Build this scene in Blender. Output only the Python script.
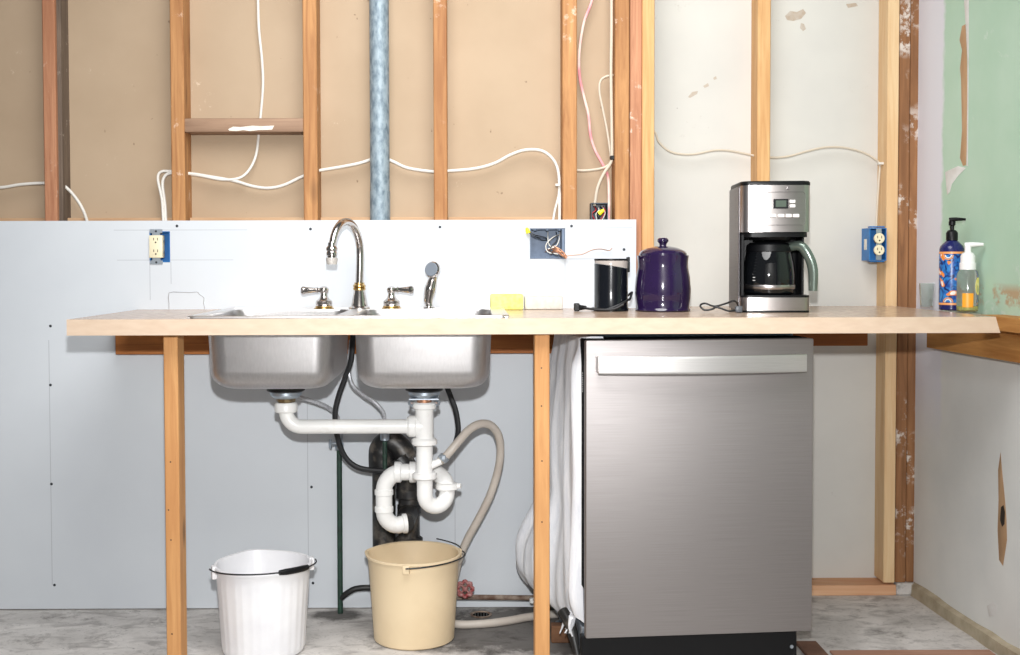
import bpy, bmesh, math, random
from mathutils import Vector, Matrix
random.seed(7)
R = math.radians
for o in list(bpy.data.objects):
    bpy.data.objects.remove(o)
S = bpy.context.scene
COL = S.collection

# ------------------------------------------------------------------ camera
CAM_D, CAM_H = 3.616, 1.100
LENS = 40.6
PITCH, YAW, ROLL = 1.8, 0.3, -0.15
SHX, SHY = 32 / 1020, -30 / 1020
cd = bpy.data.cameras.new('camera')
cam = bpy.data.objects.new('camera', cd)
COL.objects.link(cam)
cd.sensor_width = 36
cd.lens = LENS
cd.shift_x, cd.shift_y = SHX, SHY
cd.clip_start = 0.05
cam.location = (0, -CAM_D, CAM_H)
CM = Matrix.Rotation(R(-YAW), 3, 'Z') @ Matrix.Rotation(R(90 - PITCH), 3, 'X') @ Matrix.Rotation(R(ROLL), 3, 'Z')
cam.rotation_euler = CM.to_euler()
S.camera = cam

# ------------------------------------------------------------------ world, lights, exposure
w = bpy.data.worlds.new('room_light')
S.world = w
w.use_nodes = True
w.node_tree.nodes['Background'].inputs[0].default_value = (0.95, 0.98, 1.0, 1)
w.node_tree.nodes['Background'].inputs[1].default_value = 0.13

def lamp(name, kind, loc, target, energy, color=(1, 1, 1), **kw):
    d = bpy.data.lights.new(name, kind)
    d.energy = energy
    d.color = color
    for k, v in kw.items():
        setattr(d, k, v)
    o = bpy.data.objects.new(name, d)
    COL.objects.link(o)
    o.location = loc
    o.rotation_euler = (Vector(target) - Vector(loc)).to_track_quat('-Z', 'Y').to_euler()
    return o
lamp('camera_flash', 'SPOT', (0.0, -CAM_D + 0.02, CAM_H + 0.25), (-0.05, 0, 1.2), 325, (1, 1, 1),
     spot_size=R(86), spot_blend=1.0, shadow_soft_size=0.03)
lamp('ceiling_light', 'AREA', (0.05, -1.5, 2.6), (0.05, -0.15, 1.2), 31, (1, 0.99, 0.98), shape='DISK', size=1.7, spread=R(125))
lamp('added_rear_light', 'AREA', (0.0, -4.3, 2.7), (0.0, -5.6, 1.2), 62, (1, 0.99, 0.98), shape='DISK', size=0.9)  # added lamp behind the camera, lights the wall that the steel reflects
S.view_settings.view_transform = 'Standard'
S.view_settings.look = 'None'
S.view_settings.gamma = 1
S.view_settings.use_curve_mapping = False
S.view_settings.exposure = 0.0

# ------------------------------------------------------------------ helpers
def ray(px, py):
    u = ((px - 510) / 1020 + SHX) * 36 / LENS
    v = ((327.5 - py) / 1020 + SHY) * 36 / LENS
    return CM @ Vector((u, v, -1))

def at(px, py, Y):
    """world point seen at a photo position, at depth Y (0 = face of the white board)"""
    d = ray(px, py)
    return Vector((0, -CAM_D, CAM_H)) + d * ((Y + CAM_D) / d.y)

def ax(px, Y, py=330):
    return at(px, py, Y).x

def az(py, Y, px=472):
    return at(px, py, Y).z

WSL = 0.05
def wall_x(Y):
    return 1.452 + WSL * (0.14 - Y)

def atw(px, py, off=0.0):
    """point on the right-hand wall"""
    d = ray(px, py)
    # x = 1.444 + .05*(.14-y) - off
    t = (1.452 + WSL * (0.14 + CAM_D) - off) / (d.x + WSL * d.y)
    return Vector((0, -CAM_D, CAM_H)) + d * t

def lin(c):
    return tuple(((x / 255) / 12.92 if x / 255 <= 0.04045 else ((x / 255 + 0.055) / 1.055) ** 2.4) for x in c)

class NT:
    def __init__(s, name):
        s.m = bpy.data.materials.new(name)
        s.m.use_nodes = True
        s.t = s.m.node_tree
        s.b = s.t.nodes['Principled BSDF']
        s.tc = s.t.nodes.new('ShaderNodeTexCoord')
    def n(s, kind, **kw):
        nd = s.t.nodes.new(kind)
        for k, v in kw.items():
            setattr(nd, k, v)
        return nd
    def link(s, a, b):
        s.t.links.new(a, b)
    def val(s, sock, v):
        if hasattr(v, 'is_linked'):
            s.link(v, sock)
        else:
            sock.default_value = v
    def math(s, op, a, b=0.0, c=None, clamp=False):
        nd = s.n('ShaderNodeMath', operation=op)
        nd.use_clamp = clamp
        s.val(nd.inputs[0], a); s.val(nd.inputs[1], b)
        if c is not None:
            s.val(nd.inputs[2], c)
        return nd.outputs[0]
    def mix(s, f, a, b):
        nd = s.n('ShaderNodeMix', data_type='RGBA')
        s.val(nd.inputs['Factor'], f)
        for k, v in (('A', a), ('B', b)):
            sock = [i for i in nd.inputs if i.name == k and i.type == 'RGBA'][0]
            if hasattr(v, 'is_linked'):
                s.link(v, sock)
            else:
                sock.default_value = (*v[:3], 1)
        return [o for o in nd.outputs if o.type == 'RGBA'][0]
    def coords(s, scale=(1, 1, 1), rnd=False, src='Object'):
        mp = s.n('ShaderNodeMapping')
        s.link(s.tc.outputs[src], mp.inputs[0])
        mp.inputs['Scale'].default_value = scale
        if rnd:
            oi = s.n('ShaderNodeObjectInfo')
            m = s.math('MULTIPLY', oi.outputs['Random'], 37.0)
            s.link(m, mp.inputs['Location'])
        return mp.outputs[0]
    def noise(s, vec, scale, detail=4, rough=0.55, dist=0.0):
        nd = s.n('ShaderNodeTexNoise')
        s.link(vec, nd.inputs['Vector'])
        nd.inputs['Scale'].default_value = scale
        nd.inputs['Detail'].default_value = detail
        nd.inputs['Roughness'].default_value = rough
        nd.inputs['Distortion'].default_value = dist
        return nd.outputs['Fac']
    def ramp(s, f, lo, hi):
        nd = s.n('ShaderNodeMapRange')
        s.val(nd.inputs[0], f)
        nd.inputs[1].default_value = lo
        nd.inputs[2].default_value = hi
        return nd.outputs[0]
    def bump(s, h, strength, dist=0.002):
        nd = s.n('ShaderNodeBump')
        nd.inputs['Strength'].default_value = strength
        nd.inputs['Distance'].default_value = dist
        s.link(h, nd.inputs['Height'])
        s.link(nd.outputs[0], s.b.inputs['Normal'])
    def done(s, col, rough=0.6, metal=0.0, spec=None):
        s.val(s.b.inputs['Base Color'], col if hasattr(col, 'is_linked') else (*col[:3], 1))
        s.val(s.b.inputs['Roughness'], rough)
        s.b.inputs['Metallic'].default_value = metal
        if spec is not None:
            s.b.inputs['Specular IOR Level'].default_value = spec
        return s.m

def M(name, c1, c2=None, rough=0.5, metal=0.0, scale=12, stretch=(1, 1, 1), lo=0.35, hi=0.7, bump=0.0, bscale=120, spec=None,
      trans=0.0, ior=1.45, coat=0.0, rnd=False, alpha=None):
    t = NT(name)
    c1 = lin(c1)
    col = c1
    v = t.coords(stretch, rnd)
    if c2 is not None:
        col = t.mix(t.ramp(t.noise(v, scale), lo, hi), c1, lin(c2))
    m = t.done(col, rough, metal, spec)
    if bump:
        t.bump(t.noise(v, bscale, 3), bump)
    if trans:
        t.b.inputs['Transmission Weight'].default_value = trans
        t.b.inputs['IOR'].default_value = ior
    if coat:
        t.b.inputs['Coat Weight'].default_value = coat
        t.b.inputs['Coat Roughness'].default_value = 0.05
    return m

def wood(name, light, dark, axis=2, blotch=None, blotch_amt=0.0, rough=0.65, knots=0.5, stain=None):
    t = NT(name)
    sc = [26, 26, 26]; sc[axis] = 1.6
    v = t.coords(tuple(sc), True)
    g = t.noise(v, 1.6, 6, 0.62, 1.2)
    col = t.mix(t.ramp(g, 0.3, 0.72), lin(light), lin(dark))
    sc2 = [9, 9, 9]; sc2[axis] = 2.2
    v2 = t.coords(tuple(sc2), True)
    big = t.noise(v2, 0.9, 3)
    col = t.mix(t.math('MULTIPLY', t.ramp(big, 0.46, 0.7), 0.65), col, lin(dark))
    # knots
    vk = t.coords(tuple(14 if i != axis else 5.0 for i in range(3)), True)
    vo = t.n('ShaderNodeTexVoronoi')
    t.link(vk, vo.inputs['Vector'])
    vo.inputs['Scale'].default_value = 0.55
    k = t.ramp(vo.outputs['Distance'], 0.15, 0.04)
    col = t.mix(t.math('MULTIPLY', k, knots, clamp=True), col, lin(tuple(x * 0.42 for x in dark)))
    if blotch is not None:
        vb = t.coords((1, 1, 1), True)
        b = t.ramp(t.noise(vb, 26, 6, 0.7), 0.66 - blotch_amt * 0.2, 0.74 - blotch_amt * 0.2)
        b2 = t.ramp(t.noise(vb, 5, 2), 0.5, 0.62)
        col = t.mix(t.math('MULTIPLY', t.math('MULTIPLY', b, b2, clamp=True), 0.85), col, lin(blotch))
    m = t.done(col, rough, 0, 0.3)
    t.bump(g, 0.25, 0.003)
    return m

# ---- mesh building
class B:
    def __init__(s):
        s.bm = bmesh.new()
    def _add(s, verts, faces):
        vs = [s.bm.verts.new(v) for v in verts]
        for f in faces:
            try:
                s.bm.faces.new([vs[i] for i in f])
            except ValueError:
                pass
        return vs
    def box(s, x0, x1, y0, y1, z0, z1, bev=0.0, seg=1, mat=None):
        t = bmesh.new()
        bmesh.ops.create_cube(t, size=1)
        for v in t.verts:
            v.co = Vector(((x0 + x1) / 2 + v.co.x * (x1 - x0), (y0 + y1) / 2 + v.co.y * (y1 - y0), (z0 + z1) / 2 + v.co.z * (z1 - z0)))
        if bev:
            bmesh.ops.bevel(t, geom=t.edges[:], offset=bev, segments=seg, profile=0.5, affect='EDGES')
        s.merge(t, mat)
        return s
    def merge(s, t, mat=None):
        off = {}
        for v in t.verts:
            off[v] = s.bm.verts.new(mat @ v.co if mat else v.co)
        for f in t.faces:
            s.bm.faces.new([off[v] for v in f.verts])
        t.free()
    def lathe(s, prof, c=(0, 0, 0), seg=24, axis=(0, 0, 1), cap=True, mod=None):
        """prof = [(r, h)...] along axis from c"""
        q = Vector((0, 0, 1)).rotation_difference(Vector(axis).normalized())
        c = Vector(c)
        rings = []
        for r, h in prof:
            ring = []
            for i in range(seg):
                a = 2 * math.pi * i / seg
                rr = r * (mod(a, h) if mod else 1)
                ring.append(s.bm.verts.new(c + q @ Vector((rr * math.cos(a), rr * math.sin(a), h))))
            rings.append(ring)
        for a, b in zip(rings, rings[1:]):
            for i in range(seg):
                j = (i + 1) % seg
                s.bm.faces.new((a[i], a[j], b[j], b[i]))
        if cap:
            if prof[0][0] > 1e-5: s.bm.faces.new(rings[0][::-1])
            if prof[-1][0] > 1e-5: s.bm.faces.new(rings[-1])
        return s
    def cyl(s, p0, p1, r, r1=None, seg=20):
        p0, p1 = Vector(p0), Vector(p1)
        return s.lathe([(r, 0), (r if r1 is None else r1, (p1 - p0).length)], p0, seg, p1 - p0)
    def tube(s, pts, r, seg=10, smooth=6, flat=1.0):
        pts = [Vector(p) for p in pts]
        rs = r if isinstance(r, (list, tuple)) else [r] * len(pts)
        if smooth > 1 and len(pts) > 2:
            P, Q = [], []
            ext = [pts[0] * 2 - pts[1]] + pts + [pts[-1] * 2 - pts[-2]]
            for i in range(1, len(ext) - 2):
                a, b, c, d = ext[i - 1:i + 3]
                for k in range(smooth):
                    t = k / smooth
                    P.append(0.5 * ((2 * b) + (c - a) * t + (2 * a - 5 * b + 4 * c - d) * t * t + (3 * b - a - 3 * c + d) * t ** 3))
                    Q.append(rs[i - 1] * (1 - t) + rs[i] * t)
            P.append(pts[-1]); Q.append(rs[-1])
        else:
            P, Q = pts, list(rs)
        nrm = None
        rings = []
        for i, p in enumerate(P):
            tg = (P[min(i + 1, len(P) - 1)] - P[max(i - 1, 0)])
            if tg.length < 1e-9:
                tg = Vector((0, 0, 1))
            tg.normalize()
            if nrm is None:
                up = Vector((0, 1, 0)) if abs(tg.y) < 0.9 else Vector((1, 0, 0))
                nrm = (up - tg * up.dot(tg)).normalized()
            else:
                nrm = nrm - tg * nrm.dot(tg)
                nrm = nrm.normalized() if nrm.length > 1e-6 else tg.orthogonal().normalized()
            bn = tg.cross(nrm)
            rings.append([s.bm.verts.new(p + (nrm * math.cos(2 * math.pi * k / seg) * flat + bn * math.sin(2 * math.pi * k / seg)) * Q[i]) for k in range(seg)])
        for a, b in zip(rings, rings[1:]):
            for i in range(seg):
                j = (i + 1) % seg
                s.bm.faces.new((a[i], a[j], b[j], b[i]))
        s.bm.faces.new(rings[0][::-1]); s.bm.faces.new(rings[-1])
        return s
    def loft(s, rings, cap0=True, cap1=True):
        rr = [[s.bm.verts.new(p) for p in ring] for ring in rings]
        n = len(rr[0])
        for a, b in zip(rr, rr[1:]):
            for i in range(n):
                j = (i + 1) % n
                s.bm.faces.new((a[i], a[j], b[j], b[i]))
        if cap0: s.bm.faces.new(rr[0][::-1])
        if cap1: s.bm.faces.new(rr[-1])
        return s
    def slab(s, us, vs, filled, f):
        """cells of a grid extruded: f(u, v, side) -> point; filled(uc, vc)"""
        cells = {(i, j): filled((us[i] + us[i + 1]) / 2, (vs[j] + vs[j + 1]) / 2) for i in range(len(us) - 1) for j in range(len(vs) - 1)}
        cache = {}
        def V(i, j, k):
            if (i, j, k) not in cache:
                cache[(i, j, k)] = s.bm.verts.new(f(us[i], vs[j], k))
            return cache[(i, j, k)]
        for (i, j), ok in cells.items():
            if not ok: continue
            s.bm.faces.new((V(i, j, 0), V(i + 1, j, 0), V(i + 1, j + 1, 0), V(i, j + 1, 0)))
            s.bm.faces.new((V(i, j, 1), V(i, j + 1, 1), V(i + 1, j + 1, 1), V(i + 1, j, 1)))
            for di, dj, e in ((-1, 0, ((0, 0), (0, 1))), (1, 0, ((1, 0), (1, 1))), (0, -1, ((0, 0), (1, 0))), (0, 1, ((0, 1), (1, 1)))):
                if not cells.get((i + di, j + dj), False):
                    a, b = [(i + x, j + y) for x, y in e]
                    s.bm.faces.new((V(*a, 0), V(*b, 0), V(*b, 1), V(*a, 1)))
        return s
    def prism(s, poly, y0, y1):
        """polygon of (x, z) extruded along y"""
        a = [s.bm.verts.new((x, y0, z)) for x, z in poly]
        b = [s.bm.verts.new((x, y1, z)) for x, z in poly]
        s.bm.faces.new(a); s.bm.faces.new(b[::-1])
        n = len(poly)
        for i in range(n):
            j = (i + 1) % n
            s.bm.faces.new((a[j], a[i], b[i], b[j]))
        return s

OFF = {}
def obj(name, b, m, parent=None, sharp=35, keep=False):
    bm = b.bm
    bmesh.ops.recalc_face_normals(bm, faces=bm.faces[:])
    off = Vector((0, 0, 0))
    loc = Vector((0, 0, 0))
    if parent is not None:
        off = OFF.get(parent.name, Vector((0, 0, 0)))
    elif not keep:
        xs = [v.co for v in bm.verts]
        loc = Vector(((min(v.x for v in xs) + max(v.x for v in xs)) / 2, (min(v.y for v in xs) + max(v.y for v in xs)) / 2, min(v.z for v in xs)))
        off = loc
    for v in bm.verts:
        v.co -= off
    me = bpy.data.meshes.new(name)
    bm.to_mesh(me); bm.free()
    me.polygons.foreach_set('use_smooth', [True] * len(me.polygons))
    me.set_sharp_from_angle(angle=R(sharp))
    me.materials.append(m)
    o = bpy.data.objects.new(name, me)
    COL.objects.link(o)
    o.location = loc
    OFF[o.name] = off
    if parent is not None:
        o.parent = parent
        o.location = (0, 0, 0)
    return o

def tag(o, label, cat, group=None):
    o['label'] = label
    o['category'] = cat
    if group: o['group'] = group
    return o

def thing(name, label, cat, loc=(0, 0, 0), rotz=0.0, local=False, group=None):
    o = bpy.data.objects.new(name, None)
    o.empty_display_size = 0.05
    COL.objects.link(o)
    o.location = loc
    o.rotation_euler = (0, 0, rotz)
    OFF[o.name] = Vector((0, 0, 0)) if local else Vector(loc)
    return tag(o, label, cat, group)

def struct(name, b, m):
    o = obj(name, b, m, keep=True)
    o['kind'] = 'structure'
    OFF[o.name] = Vector((0, 0, 0))
    return o

# ------------------------------------------------------------------ materials
MAT = {}
def speckled(name, c1, c2, dark, light):
    t = NT(name)
    v = t.coords()
    c = t.mix(t.ramp(t.noise(v, 3, 4), 0.35, 0.7), lin(c1), lin(c2))
    c = t.mix(t.math('MULTIPLY', t.ramp(t.noise(v, 42, 2, 0.4), 0.76, 0.79), 0.6), c, lin(dark))
    c = t.mix(t.math('MULTIPLY', t.math('MULTIPLY', t.ramp(t.noise(v, 30, 5, 0.8), 0.6, 0.7), t.ramp(t.noise(v, 4.3, 2), 0.6, 0.68)), 0.6), c, lin(light))
    m = t.done(c, 0.85, 0, 0.2)
    t.bump(t.noise(v, 60, 3), 0.05)
    return m
MAT['beige'] = speckled('brown_paper_board', (178, 157, 133), (169, 148, 124), (100, 78, 58), (222, 206, 184))
MAT['greyboard'] = speckled('grey_white_board', (208, 206, 200), (200, 198, 193), (134, 124, 114), (176, 168, 160))
MAT['stud_orange'] = wood('orange_stud_wood', (196, 146, 96), (146, 98, 60), blotch=(225, 200, 180), blotch_amt=0.35)
MAT['stud_brown'] = wood('brown_stud_wood', (198, 146, 112), (156, 104, 76), blotch=(225, 210, 195), blotch_amt=0.3)
MAT['stud_pine'] = wood('pale_pine_wood', (222, 182, 130), (196, 144, 92), knots=0.8)
MAT['stud_light'] = wood('whitish_pine_wood', (230, 202, 160), (214, 174, 128), knots=0.7)
MAT['stud_old'] = wood('old_stained_stud_wood', (160, 114, 76), (118, 80, 52), blotch=(222, 214, 205), blotch_amt=0.75)
MAT['ledger'] = wood('ledger_wood', (190, 122, 66), (146, 86, 44), axis=0, knots=0.7)
MAT['ledger_side'] = wood('side_ledger_wood', (200, 146, 84), (164, 108, 56), axis=1, knots=0.7)
MAT['stud_grey'] = wood('grey_weathered_stud_wood', (128, 112, 98), (88, 76, 66), blotch=(190, 180, 170), blotch_amt=0.3)
MAT['block_h'] = wood('weathered_blocking_wood', (168, 138, 114), (134, 106, 86), axis=0)
MAT['nailer'] = wood('pale_nailer_wood', (204, 172, 138), (180, 142, 108), axis=0)
MAT['plate'] = wood('reddish_plate_wood', (226, 188, 152), (206, 150, 112), axis=0)
MAT['leg'] = wood('counter_leg_wood', (216, 164, 108), (188, 132, 82), knots=0.9)
MAT['paper'] = M('white_paper', (236, 232, 222), (210, 204, 190), rough=0.8, scale=60)
MAT['screw'] = M('dark_screw_head', (52, 56, 62), rough=0.5, metal=0.4)
MAT['white_cable'] = M('white_cable_sheath', (222, 219, 212), rough=0.45)
MAT['cream_cable'] = M('cream_cable_sheath', (204, 192, 174), rough=0.5)
MAT['galv'] = M('galvanised_steel', (150, 165, 174), (98, 115, 127), rough=0.55, metal=0.2, scale=70, stretch=(1, 1, 0.5), lo=0.4, hi=0.7)
MAT['edge'] = M('pale_wood_edging', (214, 191, 168), (205, 180, 156), rough=0.55, scale=60, stretch=(0.3, 1, 1))
MAT['laminate'] = M('tan_laminate', (196, 172, 150), (178, 152, 130), rough=0.22, scale=40, lo=0.4, hi=0.6)
MAT['chrome'] = M('polished_chrome', (206, 200, 196), rough=0.13, metal=1.0)
MAT['brass'] = M('brass_ring', (214, 182, 124), rough=0.25, metal=1.0)
MAT['old_brass'] = M('tarnished_brass', (150, 132, 100), (96, 84, 66), rough=0.35, metal=0.8, scale=60)
MAT['black_plastic'] = M('black_plastic', (9, 10, 13), rough=0.42, spec=0.3)
MAT['black_rubber'] = M('black_rubber', (26, 27, 30), rough=0.45)
MAT['pvc'] = M('white_pvc', (238, 238, 236), (222, 220, 214), rough=0.32, scale=30, lo=0.6, hi=0.85)
MAT['blue_box'] = M('blue_plastic_box', (40, 122, 190), (30, 98, 164), rough=0.45, scale=30)
MAT['slate_box'] = M('slate_blue_plastic', (104, 122, 146), (82, 98, 122), rough=0.5, scale=25)
MAT['dark_box'] = M('dark_grey_box', (74, 86, 98), (50, 58, 68), rough=0.5, scale=30)
MAT['cream'] = M('cream_plastic', (232, 222, 190), rough=0.35)
MAT['slot'] = M('dark_slot', (40, 30, 22), rough=0.6)
MAT['zinc'] = M('zinc_plated_steel', (176, 186, 196), rough=0.35, metal=0.8)
MAT['copper'] = M('bare_copper', (186, 136, 106), rough=0.4, metal=0.7)
MAT['yellow'] = M('yellow_plastic', (240, 226, 40), rough=0.4)
MAT['red_wire'] = M('red_plastic', (176, 34, 40), rough=0.4)
MAT['green_pipe'] = M('green_corroded_copper', (34, 66, 52), (24, 40, 34), rough=0.6, scale=60, bump=0.4)
MAT['abs'] = M('dusty_black_pipe', (28, 28, 28), (120, 112, 102), rough=0.45, scale=22, lo=0.5, hi=0.8, bump=0.2, bscale=40)
MAT['hose'] = M('grey_beige_hose', (196, 188, 178), (184, 174, 164), rough=0.45, scale=12)
MAT['rust'] = M('rusty_iron_pipe', (92, 66, 52), (160, 146, 132), rough=0.75, scale=30, bump=0.3)
MAT['braid'] = M('grey_supply_line', (190, 192, 196), (150, 152, 158), rough=0.35, scale=160, metal=0.3)

# brushed steel
def steel(name, col, rough, stretch, bumpy=0.03, metal=1.0):
    t = NT(name)
    v = t.coords(stretch)
    n = t.noise(v, 3, 5, 0.6)
    c = t.mix(n, lin(col), lin(tuple(x * 0.88 for x in col)))
    m = t.done(c, t.math('MULTIPLY_ADD', n, 0.14, rough), metal)
    t.bump(n, bumpy, 0.001)
    return m
MAT['dw_steel'] = steel('brushed_dishwasher_steel', (174, 169, 168), 0.52, (2, 40, 300), 0.02)
MAT['handle_steel'] = steel('bright_handle_steel', (238, 236, 234), 0.36, (2, 40, 200), 0.01)
MAT['sink_steel'] = steel('scuffed_sink_steel', (240, 238, 238), 0.30, (60, 60, 14), 0.03)
MAT['cm_steel'] = steel('brushed_coffee_maker_steel', (196, 190, 188), 0.24, (3, 3, 260), 0.01)

# concrete
t = NT('worn_concrete')
v = t.coords((1, 1, 1))
a = t.noise(v, 3.5, 8, 0.65, 0.6)
c = t.mix(t.ramp(a, 0.3, 0.7), lin((180, 176, 172)), lin((234, 230, 226)))
vs_ = t.coords((1.6, 3.0, 1))
sw = t.noise(vs_, 6, 7, 0.65, 0.9)
c = t.mix(t.math('MULTIPLY', t.ramp(sw, 0.5, 0.66), 0.5), c, lin((118, 112, 110)))
st = t.noise(v, 9, 8, 0.75)
c = t.mix(t.math('MULTIPLY', t.ramp(st, 0.56, 0.68), 0.6), c, lin((86, 80, 76)))
sp = t.noise(v, 70, 3, 0.7)
c = t.mix(t.math('MULTIPLY', t.ramp(sp, 0.6, 0.72), 0.5), c, lin((70, 66, 64)))
# damp dirt stain around the drain and the beige bucket
sep = t.n('ShaderNodeSeparateXYZ')
t.link(t.tc.outputs['Object'], sep.inputs[0])
def blob(cx, cy, rx, ry):
    dx = t.math('DIVIDE', t.math('SUBTRACT', sep.outputs[0], cx), rx)
    dy = t.math('DIVIDE', t.math('SUBTRACT', sep.outputs[1], cy), ry)
    return t.math('SUBTRACT', 1.0, t.math('SQRT', t.math('ADD', t.math('MULTIPLY', dx, dx), t.math('MULTIPLY', dy, dy))), clamp=True)
bl = t.math('ADD', blob(0.05, -0.22, 0.42, 0.3), blob(0.27, -0.2, 0.25, 0.3), clamp=True)
bl = t.math('ADD', bl, blob(-0.42, -0.06, 0.12, 0.08), clamp=True)
dk = t.ramp(t.math('ADD', t.math('MULTIPLY', bl, 0.55), t.math('MULTIPLY', st, 0.8)), 0.46, 0.68)
c = t.mix(t.math('MULTIPLY', t.math('MULTIPLY', dk, t.ramp(bl, 0.0, 0.3)), 0.8), c, lin((44, 40, 37)))
MAT['concrete'] = t.done(c, 0.8, 0, 0.3)
t.bump(t.math('ADD', a, t.math('MULTIPLY', sp, 0.2)), 0.4, 0.01)

# white board with pencil marks
t = NT('white_plasterboard')
sep = t.n('ShaderNodeSeparateXYZ')
t.link(t.tc.outputs['Object'], sep.inputs[0])
def rect(x0, x1, z0, z1):
    a = t.math('COMPARE', sep.outputs[0], (x0 + x1) / 2, abs(x1 - x0) / 2)
    b = t.math('COMPARE', sep.outputs[2], (z0 + z1) / 2, abs(z1 - z0) / 2)
    return t.math('MULTIPLY', a, b)
acc = None
def vline(px, y0, y1, wd=0.0011):
    x = ax(px, 0, (y0 + y1) / 2)
    return rect(x - wd, x + wd, az(y1, 0, px), az(y0, 0, px))
def hline(py, x0, x1, wd=0.0009):
    z = az(py, 0, (x0 + x1) / 2)
    return rect(ax(x0, 0), ax(x1, 0), z - wd, z + wd)
marks = [hline(230, 115, 248), hline(260, 118, 234), vline(150, 262, 300), vline(171, 262, 284),
         vline(50.5, 340, 585), vline(308, 400, 606), vline(455, 400, 606), hline(228, 470, 632), hline(259, 470, 600),
         vline(530, 216, 285), vline(565, 216, 285), hline(243, 567, 590)]
for m_ in marks:
    acc = m_ if acc is None else t.math('MAXIMUM', acc, m_)
v = t.coords()
nz = t.noise(v, 2.2, 5)
c = t.mix(t.ramp(nz, 0.35, 0.75), lin((209, 214, 219)), lin((201, 206, 212)))
c = t.mix(t.math('MULTIPLY', acc, 0.4), c, lin((120, 122, 130)))
MAT['board'] = t.done(c, 0.75, 0, 0.25)
t.bump(t.noise(v, 160, 2), 0.03)

# right wall: moisture-board green above the worktop, grey-white paint below, white joint strip in the corner
t = NT('green_and_grey_wall')
sep = t.n('ShaderNodeSeparateXYZ')
t.link(t.tc.outputs['Object'], sep.inputs[0])
v = t.coords()
n1 = t.noise(v, 4, 6)
green = t.mix(t.ramp(n1, 0.3, 0.7), lin((176, 208, 184)), lin((190, 216, 196)))
n3 = t.noise(v, 9, 6, 0.7, 1)
green = t.mix(t.math('MULTIPLY', t.ramp(n3, 0.62, 0.72), 0.5), green, lin((228, 232, 228)))
grey = t.mix(t.ramp(n1, 0.3, 0.7), lin((236, 236, 232)), lin((224, 225, 222)))
zz = t.math('ADD', sep.outputs[2], t.math('MULTIPLY', t.math('SUBTRACT', n3, 0.5), 0.05))
low = t.ramp(zz, 0.937, 0.947)
c = t.mix(low, grey, green)
n2 = t.noise(v, 14, 4)
yy = t.math('ADD', sep.outputs[1], t.math('MULTIPLY', t.math('SUBTRACT', n2, 0.5), 0.05))
strip = t.math('MULTIPLY', t.ramp(yy, -0.055, -0.035), t.ramp(sep.outputs[2], 0.5, 0.7))
c = t.mix(strip, c, lin((226, 226, 234)))
# scraped brown paper just above worktop level
sc = t.math('MULTIPLY', t.ramp(t.math('ABSOLUTE', t.math('SUBTRACT', sep.outputs[2], 0.997)), 0.04, 0.015), t.ramp(t.noise(t.coords((1, 1, 1.2)), 11, 5, 0.7), 0.5, 0.58))
sc = t.math('MULTIPLY', sc, t.ramp(sep.outputs[1], -0.1, -0.16))
c = t.mix(t.math('MULTIPLY', sc, 0.8), c, lin((188, 150, 112)))
MAT['wallr'] = t.done(c, 0.6, 0, 0.35)
t.bump(n3, 0.08, 0.004)

MAT['tear'] = M('torn_brown_paper', (206, 168, 130), (184, 146, 108), rough=0.9, scale=30, stretch=(1, 1, 0.3))
MAT['skim'] = M('white_filler', (238, 238, 236), (226, 224, 220), rough=0.8, scale=30)
MAT['base_strip'] = M('rough_plaster_strip', (190, 178, 154), (160, 146, 122), rough=0.9, scale=16, bump=0.5, bscale=50)

# ------------------------------------------------------------------ the setting
YS = 0.0127          # face of the studs behind the white board
YR = 0.125            # face of the studs in the set-back right-hand bay
XB = ax(636, 0)      # right edge of the white board
XL = -2.4

b = B().box(XL, 2.6, -7.5, 0.45, -0.08, 0.0)
struct('floor', b, MAT['concrete'])

struct('wall_front', B().box(XL, 2.6, -5.7, -5.6, 0.0, 2.9), M('white_room_paint', (226, 225, 222), (220, 219, 216), rough=0.8))  # unseen room wall behind the camera, added for the steel to reflect
wall = struct('wall_back', B().box(XL, 0.56, YS + 0.089, YS + 0.102, 0.0, 2.5), MAT['beige'])
obj('plasterboard_panel', B().box(0.56, 1.52, YR + 0.089, YR + 0.102, 0.0, 2.5), MAT['greyboard'], wall)

pale = bpy.data.objects['plasterboard_panel']
smm = M('brown_smudge', (176, 158, 140), (192, 184, 174), rough=0.9, scale=40)
yq = YR + 0.089
for pts in ([(785, 16), (790, 11), (797, 12), (803, 9), (806, 13), (801, 19), (793, 21), (787, 20)], [(801, 23), (804, 24), (806, 29), (803, 31), (800, 28)], [(846, 4), (856, 3), (858, 6), (848, 8)], [(688, 97), (692, 92), (698, 91), (697, 94), (690, 98)], [(703, 86), (708, 83), (709, 86), (705, 88)], [(713, 78), (716, 76), (717, 79), (714, 80)]):
    q_ = [at(x, y, yq) for x, y in pts]
    obj('smudge', B().prism([(p.x, p.z) for p in q_], yq - 0.0005, yq + 0.001), smm, pale)

def stud(x0, x1, yf, m, lean=0.0, z0=0.04, z1=2.5, d=0.089):
    bb = B().box(x0, x1, yf, yf + d, z0, z1, 0.0025)
    if lean:
        for vtx in bb.bm.verts:
            vtx.co.x += lean * (vtx.co.z - 1.4)
    return obj('stud', bb, m, wall)
studs = [(43, 55.5, YS, 'stud_brown'), (55.8, 61.5, YS + 0.018, 'stud_grey'), (170.5, 184, YS, 'stud_orange'), (303, 317, YS, 'stud_orange'), (433.5, 447, YS, 'stud_orange'),
         (562.5, 577, YS, 'stud_orange'), (615, 629.3, YS, 'stud_orange'), (629.8, 642, YS + 0.012, 'stud_brown'), (642.3, 654.5, YS, 'stud_pine'),
         (757.5, 770.5, YR, 'stud_pine'), (887.5, 899, YR, 'stud_light'), (899.5, 910, YR + 0.006, 'stud_old'), (910.3, 919, YR + 0.01, 'stud_old')]
SX = []
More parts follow.
